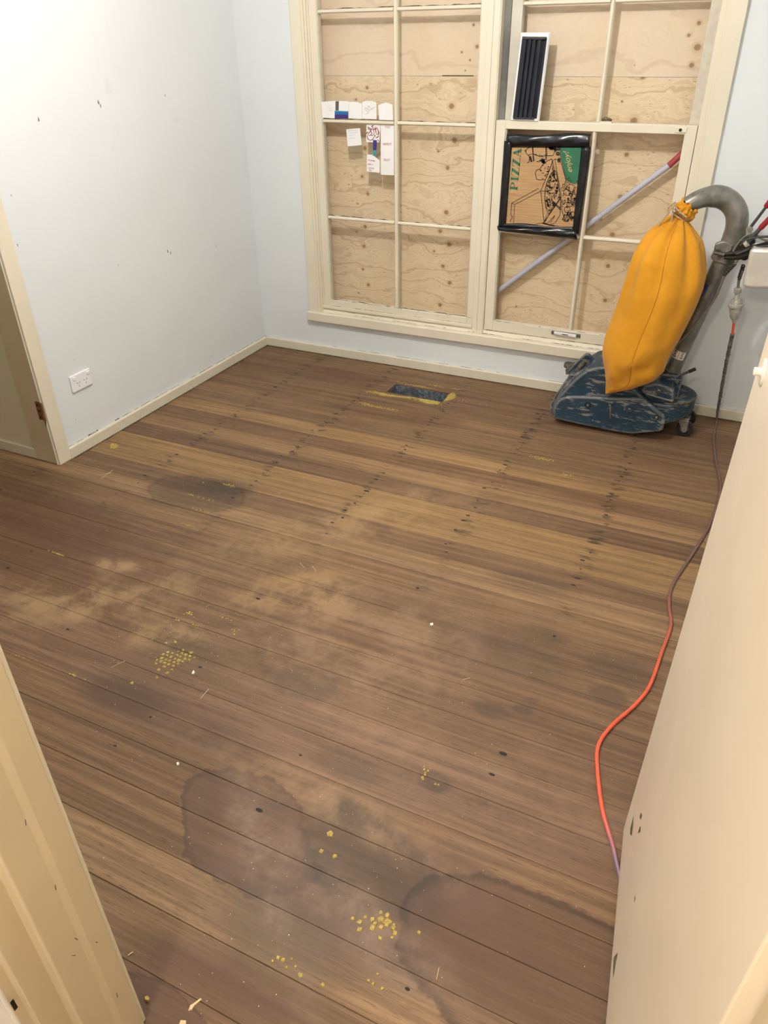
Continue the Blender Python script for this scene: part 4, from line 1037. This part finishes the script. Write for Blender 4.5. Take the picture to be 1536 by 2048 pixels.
# cable running down the tube, with a coiled strain relief
pc = smooth_path([c1(1330,540,-.262),c1(1290,590,-.262),c1(1240,650,-.262),c1(1180,790,-.262),c1(1090,920,-.262),c1(1000,1030,-.262),c1(930,1100,-.262)],8)
MB().tube(pc,.0055,10).build('power_lead', M_CABG, fs, smooth=True)
def coil(path, R_, r, turns):
    out = []; n = turns*10; a = Vector(path[0]); b_ = Vector(path[1]); d = (b_-a); T_ = d.normalized(); N = T_.orthogonal().normalized(); B = T_.cross(N)
    for i in range(n+1):
        an = 2*PI*i/10; out.append(a+d*i/n+(N*math.cos(an)+B*math.sin(an))*R_)
    return MB().tube(out, r, 6)
coil([c1(1315,560,-.262),c1(1240,640,-.262)],.0065,.0025,8).build('strain_relief', M_RUB, fs, smooth=True)
# pale rounded switch box at the handle end
sbx = [(1415,470),(1440,462),(1700,470),(1700,735),(1440,735),(1370,725),(1362,700)]
MB().prism([c1(x,y,-.345) for x,y in sbx],(0,.11,0)).build('switch_box', plain('brushed_aluminium', rgb(232,226,214), .3, .35, var=.08, nscale=7), fs, bevel=.014, seg=4, smooth=True, label='pale bare aluminium switch box at the handle')
# stickers
def sticker(u0, u1, rad=.0342):
    pass
dirT = (topm-base).normalized()
side = Vector((0,-1,0)); side = (side-dirT*side.dot(dirT)).normalized(); acr = dirT.cross(side).normalized()
if acr.x < 0: acr = -acr
stc = c1(935,1182, YT-.0335); t0 = (stc-base).dot(dirT)
for a0, a1, txt in ((-.95,-.12,'EMPTY\nBAG\nBEFORE'),(-.06,.70,'LEAV\nING\nOVER')):
    V = []; n = 8
    for i in range(n+1):
        a = a0+(a1-a0)*i/n
        for dz in (-.018,.018): V.append(base+dirT*(t0+dz)+(side*math.cos(a)+acr*math.sin(a))*.0344)
    st_ = MB().add(V,[(2*i,2*i+1,2*i+3,2*i+2) for i in range(n)]).build('sticker', plain('sticker_white', rgb(228,222,208), .5), fs)
    am = (a0+a1)/2; nn_ = side*math.cos(am)+acr*math.sin(am); xx = (acr*math.cos(am)-side*math.sin(am)).normalized()
    text_mesh(st_,'print',txt,.0105,base+dirT*(t0+.009)+nn_*.0352,xx,dirT,M_BLACKI,align='CENTER',bold=.0003,sx=.55)
MB().tube([c1(1128,690,-.215),c1(1095,760,-.215)],[.0342,.0342],20).build('blue_tape', plain('blue_tape', rgb(20,24,90), .4), fs, smooth=True)

# ------------------------------------------------------------------ yellow dust bag
t = NT('orange_canvas'); p = t.pos()
wv = t.noise(p, 420, 2); n = t.noise(p, 6, 4, .6)
col = t.mix(t.ramp(n, .3, .7), rgb(194,132,22), rgb(210,146,34)); col = t.mix(t.math('MULTIPLY', t.ramp(t.noise(p, 22, 4, .7), .6, .75), .18), col, rgb(170,110,30))
t.bump(t.math('ADD', t.math('MULTIPLY', t.noise(p, 14, 4, .55), 2.5), t.math('MULTIPLY', wv, .25)), .35, .004)
M_CANV = t.out(col, .8, spec=.2); t.b.inputs['Sheen Weight'].default_value = .15
bagL = [(905,228),(868,250),(820,285),(750,330),(700,385),(660,440),(625,505),(598,580),(575,660),(548,750),(520,830),(495,900),(470,965),(445,1035),(430,1100),(424,1165),(430,1225),(440,1290),(446,1350),(442,1400),(440,1440)]
bagR = [(985,262),(1002,290),(1028,325),(1060,372),(1088,415),(1103,470),(1112,540),(1116,610),(1112,670),(1096,740),(1070,810),(1040,880),(1008,945),(975,1010),(940,1075),(900,1140),(862,1210),(835,1290),(770,1350),(640,1400),(450,1442)]
bag_e = empty('dust_bag', (2.13,-.32,.20), 'bulging orange-yellow canvas dust bag tied to the sander tube', 'bag')
nS = len(bagL); K = 96; V = []; rings = []
def lerp2(A, u):
    i = min(int(u), len(A)-2); f_ = u-i; return (A[i][0]*(1-f_)+A[i+1][0]*f_, A[i][1]*(1-f_)+A[i+1][1]*f_)
SUB = 4; NN = (nS-1)*SUB
rr = random.Random(31)
ph = [rr.uniform(0,6.3) for _ in range(8)]
for s in range(NN+1):
    u = s/SUB; tt = s/NN
    yc_ = -.268-.060*min(1,tt*2.2)-.060*max(0,(tt-.55)/.45)**1.5
    l = c1(*lerp2(bagL,u),yc_); r = c1(*lerp2(bagR,u),yc_); c = (l+r)/2; hw = (r-l)/2; R_ = hw.length
    dep = min(R_*.92, .125)*(1-.55*max(0,(tt-.70)/.30)**1.3)+.0015
    ring = []
    for k_ in range(K):
        a = 2*PI*k_/K
        ple = math.exp(-tt*3.6); low_ = math.exp(-((tt-.84)/.10)**2)
        md = 1+.24*ple*math.sin(9*a+ph[0]+.8*math.sin(a*2)+tt*2)+.08*ple*ple*math.sin(17*a+ph[1])+.020*math.sin(3*a+tt*6)+.012*math.sin(5*a-tt*9+ph[2])
        md += low_*(.055*math.sin(4*a+ph[3]+tt*30)+.03*math.sin(9*a+ph[4]-tt*20))
        ca, sa = math.cos(a), math.sin(a)
        # front seam crease at a=-pi/2
        seam = -.025*math.exp(-((((a+PI/2+PI)%(2*PI))-PI)/.05)**2)*(1-ple)
        # keep the outline (a=0, pi) calm
        m2 = 1+(md-1)*(abs(sa)*.9+.25*ple+.1)
        wd_ = hw*ca*m2
        q = c+wd_+Vector((0,sa*dep*(m2+seam),0))
        # lower folds: shallow diagonal dents
        ring.append(q)
    V += ring
mb = MB(); mb.add(V,[(i*K+k_,i*K+(k_+1)%K,(i+1)*K+(k_+1)%K,(i+1)*K+k_) for i in range(NN) for k_ in range(K)]+[tuple(range(NN*K,(NN+1)*K))])
mb.build('bag_body', M_CANV, bag_e, smooth='all')
# front seam, stitched edge running down the bag
seamp = []
for s in range(6, NN, 3):
    q = V[s*K+int(K*.75)]; seamp.append(Vector(q)+Vector((0,-.0004,0)))
MB().tube(seamp, .0011, 6).build('seam', plain('seam_thread', rgb(150,92,10), .8), bag_e, smooth=True)
# gathered neck frill above the tie
frL = [(900,232),(915,200),(918,150),(925,112),(945,96)]; frR = [(990,268),(1015,252),(1045,228),(1052,196),(990,140)]
V = []; K2 = 72; ns = 14
a0_, a1_ = c1(945,245,-.268), c1(1018,165,-.262)
axf = (a1_-a0_); T_ = axf.normalized(); N_ = (Vector((0,-1,0))-T_*Vector((0,-1,0)).dot(T_)).normalized(); B_ = T_.cross(N_)
for s in range(ns+1):
    tt = s/ns; rad = .026+.016*math.sin(min(tt*1.5,1)*PI*.8)
    for k_ in range(K2):
        a = 2*PI*k_/K2; m_ = 1+.10*math.sin(13*a+1.5*math.sin(tt*9)+ph[1])+.07*math.sin(23*a+tt*5)+.05*math.sin(7*a-tt*14)
        V.append(a0_+axf*tt*.95+(N_*math.cos(a)+B_*math.sin(a))*rad*m_+T_*.006*math.sin(5*a+ph[2])*tt)
MB().add(V,[(i*K2+k_,i*K2+(k_+1)%K2,(i+1)*K2+(k_+1)%K2,(i+1)*K2+k_) for i in range(ns) for k_ in range(K2)]).build('neck_frill', M_CANV, bag_e, smooth='all')
M_ROPE = plain('beige_cord', rgb(196,168,130), .85, var=.2, nscale=200)
rp = MB()
for off in (0,.009,.017):
    rp.tube([a0_+T_*(off-.004)+(N_*math.cos(2*PI*i/24)+B_*math.sin(2*PI*i/24))*.0335+T_*.004*math.sin(2*PI*i/24+off*200) for i in range(25)], .0036, 8)
rp.build('tie_cord', M_ROPE, bag_e, smooth=True)
for pts in [[(905,150),(870,215),(835,260),(800,300),(803,318)],[(900,160),(895,200),(890,250),(882,290)],[(915,150),(880,170),(860,200),(870,225)],[(905,170),(930,205),(985,250)]]:
    MB().tube(smooth_path([c1(x,y,-.318) for x,y in pts],6), .0033, 8).build('cord_end', M_ROPE, bag_e, smooth=True)
tz = MB(); b0 = c1(884,280,-.319)
for i in range(9): tz.tube([b0, b0+Vector(((i-4)*.0022,-.001,-.016))],.0012,5)
tz.build('tassel', M_ROPE, bag_e)

# ------------------------------------------------------------------ extension cord: hanging plug, taped lead, then along the floor
t = NT('orange_lead'); p = t.pos(); X, Y, Z = t.sep(p)
f1 = t.ramp(Y, -1.35, -1.95); f2 = t.ramp(Y, -2.32, -2.46)
col = t.mix(f1, rgb(112,84,76), rgb(226,92,62)); col = t.mix(f2, col, rgb(128,104,120))
col = t.mix(t.math('MULTIPLY', t.ramp(t.noise(p, 40, 3), .5, .7), .25), col, rgb(110,84,74))
M_LEAD = t.out(col, .4)
ex = empty('extension_cord', (2.466,-.06,0), 'orange-and-grey extension lead hanging from the sander and snaking across the floor', 'cord')
fl = [(1432,850),(1428,880),(1432,925),(1440,965),(1437,1000),(1415,1058),(1380,1115),(1345,1170),(1338,1210),(1342,1250),(1325,1300),(1300,1370),(1270,1410),(1225,1450),(1197,1490),(1195,1540),(1205,1620),(1225,1690),(1238,1745)]
R0 = .0052
path = [onz(x, y, R0) for x, y in fl]
end = path[-1]
path += [Vector((2.545,-2.58,R0)), Vector((2.62,-2.66,R0)), Vector((2.69,-2.62,R0))]
hang = [(1465,668,-.20),(1457,705,-.175),(1450,740,-.15),(1441,790,-.12),(1435,825,-.095)]
hp_ = [ony(x,y,yy) for x,y,yy in hang]
MB().tube(smooth_path([hp_[-1]]+path,8), R0, 12).build('floor_lead', M_LEAD, ex, smooth=True)
redl = MB().tube(smooth_path([ony(1468,645,-.21),ony(1466.5,655,-.205),hp_[0]],4), .0052, 12).build('red_lead', plain('coral_lead', rgb(222,84,62), .4), ex, smooth=True, label='bare coral red section below the plug')
tp = smooth_path(hp_,10)
MB().tube(tp, [.0086-.0022*i/len(tp)+.0008*math.sin(i*1.3)+.0005*math.sin(i*3.1) for i in range(len(tp))], 10).build('taped_lead', plain('grey_tape_wrap', rgb(126,122,120), .45, .2, var=.3, nscale=90), ex, smooth=True, label='section wrapped in ragged grey tape')
rg = MB(); rr = random.Random(8)
for i in range(3, len(tp)-2, 4):
    a = rr.uniform(0,6.3); d_ = Vector((math.cos(a),math.sin(a)*.4,rr.uniform(-.3,.5))); rg.tube([tp[i]+d_*.004, tp[i]+d_*rr.uniform(.010,.016)],[.002,.0004],5)
tag(rg.build('tape_tag', M_RUB, ex), kind='stuff')
# plug and socket
M_CLEAR = plain('clear_grey_plastic', rgb(178,172,160), .2, var=.15, nscale=90, spec=.6)
pa = ony(1476,575,-.225); pb_ = ony(1471,613,-.215); pe = ony(1468,645,-.21)
dn_ = (pe-pa).normalized(); LL = (pe-pa).length
pg = MB().lathe(pa, dn_, [(0,.010),(.004,.0145),(.020,.0145),(.024,.009),(.040,.0105),(.054,.021),(.066,.0235),(.067,.0290),(.077,.0290),(.078,.0235),(LL*.66,.023),(LL*.84,.018),(LL*.94,.009),(LL,.0065)], 24).build('plug', M_CLEAR, ex, smooth=True, label='translucent grey plug joined to its socket')
MB().tube([ony(1486,540,-.24),ony(1478,560,-.23),pa],.0055,10).build('sander_lead', M_CABG, ex, smooth=True)
coil([ony(1487,530,-.24),ony(1478,558,-.23)],.0062,.0024,9).build('strain_relief', M_RUB, ex, smooth=True)

# ------------------------------------------------------------------ yellow glue residue patches
M_GLUE = plain('yellow_carpet_glue', rgb(186,162,82), .7, var=.22, nscale=160, bump=.4, bscale=300)
def glue(label, cells, waffle=.0145, seed=0, solid=None):
    """cells: [(px,py,rx,ry,density)] waffle pads of old glue within ellipses (metres)"""
    rr = random.Random(seed); mb = MB(); first = None
    for (px,py,rx,ry,den) in cells:
        c = onz(px,py); first = first or c
        nx = int(rx/waffle)+1; ny = int(ry/waffle)+1
        for i in range(-nx,nx+1):
            for j in range(-ny,ny+1):
                x = (i+.5*(j%2))*waffle; y = j*waffle*.92
                d_ = math.hypot(x/rx,y/ry)
                if d_ > 1 or rr.random() > den*(1.25-d_**2): continue
                r = waffle*rr.uniform(.42,.62)*(1.05-.35*d_); n = rr.choice((4,4,5)); hgt = rr.uniform(.0012,.0026); a0 = .9+rr.uniform(-.25,.25)
                cx = c.x+x+rr.uniform(-.001,.001); cy = c.y+y+rr.uniform(-.001,.001)
                lo = [(cx+math.cos(a0+2*PI*k_/n)*r*rr.uniform(.8,1.15),cy+math.sin(a0+2*PI*k_/n)*r*rr.uniform(.8,1.15),.0003) for k_ in range(n)]
                hi = [(cx+(p_[0]-cx)*.75,cy+(p_[1]-cy)*.75,hgt) for p_ in lo]
                mb.add(lo+hi,[tuple(range(n,2*n))]+[(k_,(k_+1)%n,n+(k_+1)%n,n+k_) for k_ in range(n)])
    for q in (solid or []):
        P_ = [onz(*a) for a in q]; first = first or P_[0]
        c = sum(P_,Vector())/len(P_); n = len(P_)
        mb.add([(p_.x,p_.y,.0003) for p_ in P_]+[(c.x+(p_.x-c.x)*.9,c.y+(p_.y-c.y)*.9,.0028) for p_ in P_],[tuple(range(n,2*n))]+[(k_,(k_+1)%n,n+(k_+1)%n,n+k_) for k_ in range(n)])
    b0 = Vector((first.x,first.y,.0003))
    mb.v = [tuple(Vector(v)-b0) for v in mb.v]
    o = mb.build('glue_residue', M_GLUE); o.location = b0
    tag(o, label, 'residue', 'yellow glue residue on the floor', 'stuff'); return o
glue('largest waffle-patterned patch of yellow glue on the floorboards, left of centre',[(340,1322,.052,.040,1.0),(372,1310,.045,.018,.8),(348,1292,.030,.016,.5),(318,1340,.05,.03,.3)],seed=1)
glue('two yellow glue pads just below left of the big waffle patch',[(264,1366,.016,.012,.9),(290,1360,.04,.03,.10)],seed=2)
glue('cluster of square yellow glue pads in the grey stain near the bottom centre',[(775,1845,.032,.026,.8),(745,1855,.045,.022,.35),(800,1862,.05,.02,.2)],seed=3)
glue('pair of small yellow glue lumps on the dark stain',[(643,1703,.010,.008,1),(670,1713,.008,.007,1),(660,1668,.012,.010,.4)],seed=4)
glue('streak of yellow glue crumbs on the boards near the lead',[(850,1545,.012,.030,.7),(865,1566,.035,.008,.5)],waffle=.008,seed=5)
glue('faint yellow glue spots by the lower left grey stain',[(565,1920,.04,.012,.45),(600,1950,.02,.01,.3)],waffle=.010,seed=6)
glue('sparse yellow glue flecks near the bottom centre',[(755,1960,.03,.015,.35),(655,1975,.02,.008,.4)],waffle=.010,seed=7)
glue('small yellow glue flecks above the big waffle patch',[(378,1228,.022,.012,.6),(352,1240,.03,.01,.3),(386,1250,.02,.01,.5)],waffle=.009,seed=8)
glue('little group of yellow glue specks right of the big waffle patch',[(473,1266,.025,.015,.4),(445,1235,.04,.006,.3)],waffle=.008,seed=9)
glue('round yellow glue spot near the left doorway',[(228,893,.026,.020,1.0)],waffle=.010,seed=10,solid=[[(218,892),(224,887),(234,888),(237,893),(230,898),(221,897)]])
glue('dotted line of yellow glue on the round dark stain',[(458,971,.035,.010,.8),(425,970,.05,.006,.3),(400,995,.08,.004,.4)],waffle=.009,seed=11)
glue('short dotted glue line below the round dark stain',[(372,1050,.04,.005,.7),(405,1022,.05,.008,.3)],waffle=.009,seed=12)
glue('dotted glue line at the far left beside a pale board edge',[(112,1107,.04,.006,.8)],waffle=.009,seed=13)
glue('yellow glue smear in front of the sander, left one',[(1085,918,.055,.012,.9)],waffle=.009,seed=14)
glue('yellow glue smear in front of the sander, right one',[(1133,950,.03,.010,.8)],waffle=.009,seed=15)
c4 = lambda x,y: (680+x/5.12, 720+y/5.12)
glue('yellow glue crust round the rim of the floor vent hole',[(*c4(370,335),.075,.018,.9),(*c4(560,368),.12,.012,1.0),(*c4(850,410),.10,.012,1.0),(*c4(930,440),.10,.014,.8),(*c4(1140,370),.025,.050,.9),(*c4(820,272),.10,.014,.8),(*c4(640,232),.05,.010,.5),(*c4(1000,268),.05,.010,.6),(*c4(1190,300),.03,.008,.8)],waffle=.0075,seed=16,
     solid=[[c4(800,395),c4(930,415),c4(1035,435),c4(1000,455),c4(900,452),c4(820,425)],[c4(1060,425),c4(1125,345),c4(1175,345),c4(1180,390),c4(1120,412)],[c4(400,335),c4(480,355),c4(640,375),c4(780,385),c4(700,392),c4(500,375),c4(400,358)]])
glue('yellow glue streak on the boards left of the floor vent hole',[(*c4(400,485),.11,.012,.8),(*c4(270,452),.06,.009,.7),(*c4(600,518),.08,.006,.3)],waffle=.008,seed=17)
glue('thin trail of yellow glue dots right of the floor vent hole',[(*c4(1270,420),.03,.008,.5),(*c4(1470,455),.04,.006,.5)],waffle=.008,seed=18)
glue('faint glue dots at the left edge of the floor near the doorframe',[(150,1352,.05,.004,.5),(38,1313,.02,.004,.6)],waffle=.009,seed=19)

# ------------------------------------------------------------------ wood chips, splinters and crumbs
M_CHIPW = plain('pale_wood_chip', rgb(226,198,152), .7, var=.1); M_CRUMB = plain('white_crumb', rgb(238,230,212), .7)
def chip(label, pts, h=.002, mat=M_CHIPW, name='wood_chip', group='wood chips on the floor'):
    P_ = [onz(*q,.0006) for q in pts]; c = sum(P_,Vector())/len(P_); n = len(P_)
    V = [p_-c for p_ in P_]+[(p_-c)*.85+Vector((0,0,h)) for p_ in P_]
    o = MB().add(V,[tuple(range(n))[::-1],tuple(range(n,2*n))]+[(i,(i+1)%n,n+(i+1)%n,n+i) for i in range(n)]).build(name, mat); o.location = c
    return tag(o, label, 'wood chip', group)
chip('pale forked splinter with a square head near the bottom left',[(402,1996),(404,1999),(388,2013),(384,2020),(376,2022),(380,2011),(386,2008)])
chip('square pale wood chip at the bottom edge of the picture',[(361,2040),(373,2041),(372,2052),(357,2052)])
chip('bright white chip beside the big waffle patch of glue',[(387,1341),(390,1344),(388,1349),(383,1348)],.003,M_CRUMB)
chip('curled pale crumb on the boards at lower left',[(353,1526),(358,1525),(359,1530),(354,1532)],.003,M_CRUMB)
chip('white crumb in the middle of the floor',[(860,1247),(866,1246),(867,1250),(861,1252)],.002,M_CRUMB)
chip('rough yellow lump near the foreground door frame',[(290,1996),(296,1993),(301,1998),(298,2005),(291,2003)],.006,M_GLUE)
def straw(label, a, b_, r=.0007):
    A = onz(*a,.0015); B = onz(*b_,.0012); o = MB().tube([Vector((0,0,0)),(B-A)*.5+Vector((0,0,.0008)),B-A],r,6).build('wood_splinter', M_CHIPW); o.location = A
    return tag(o, label, 'splinter', 'thin splinters on the floor')
straw('long thin splinter right of the big waffle patch of glue',(401,1397),(418,1378))
straw('thin splinter across the boards below the glue patch, far left',(222,1335),(250,1322))
straw('fine splinter near the bottom, right of centre',(873,1960),(878,1935))
straw('crossed pale splinter near the left doorway, upper one',(198,950),(222,946))
straw('crossed pale splinter near the left doorway, lower one',(202,957),(226,940))
straw('tiny splinter lying in the dusty patch, left one',(600,1127),(610,1136))
straw('tiny splinter lying in the dusty patch, right one',(624,1132),(632,1142))
straw('small dark-tipped splinter beside the foreground door frame',(256,1911),(266,1904),.0011)
straw('short splinter near the middle of the floor',(925,1360),(940,1356))
rr = random.Random(77); mb = MB()
def crumb(x, y, r):
    n = 4; a0 = rr.uniform(0,6); lo = [(x+math.cos(a0+2*PI*k_/n)*r*rr.uniform(.5,1.3),y+math.sin(a0+2*PI*k_/n)*r*rr.uniform(.5,1.3),.0004) for k_ in range(n)]
    mb.add(lo+[(x,y,r*.9)],[(k_,(k_+1)%n,n) for k_ in range(n)])
for i in range(420):
    x = rr.uniform(.03,2.5); y = rr.uniform(-3.1,-.03); crumb(x,y,rr.uniform(.0005,.0013))
for (px,py,s,n_) in [(380,1300,.25,80),(440,960,.2,30),(700,1750,.4,40),(500,1900,.3,25),(250,1200,.35,60),(90,960,.2,25),(600,1000,.4,40),(640,700,.3,20)]:
    c = onz(px,py)
    for i in range(n_):
        x, y = c.x+rr.gauss(0,s*.5), c.y+rr.gauss(0,s*.4)
        if x > .02 and y < -.02 and y > -3.12: crumb(x,y,rr.uniform(.0005,.0013))
o = mb.build('floor_crumbs', M_CRUMB); tag(o,'fine pale crumbs and sawdust grains scattered over the whole floor','debris',kind='stuff')
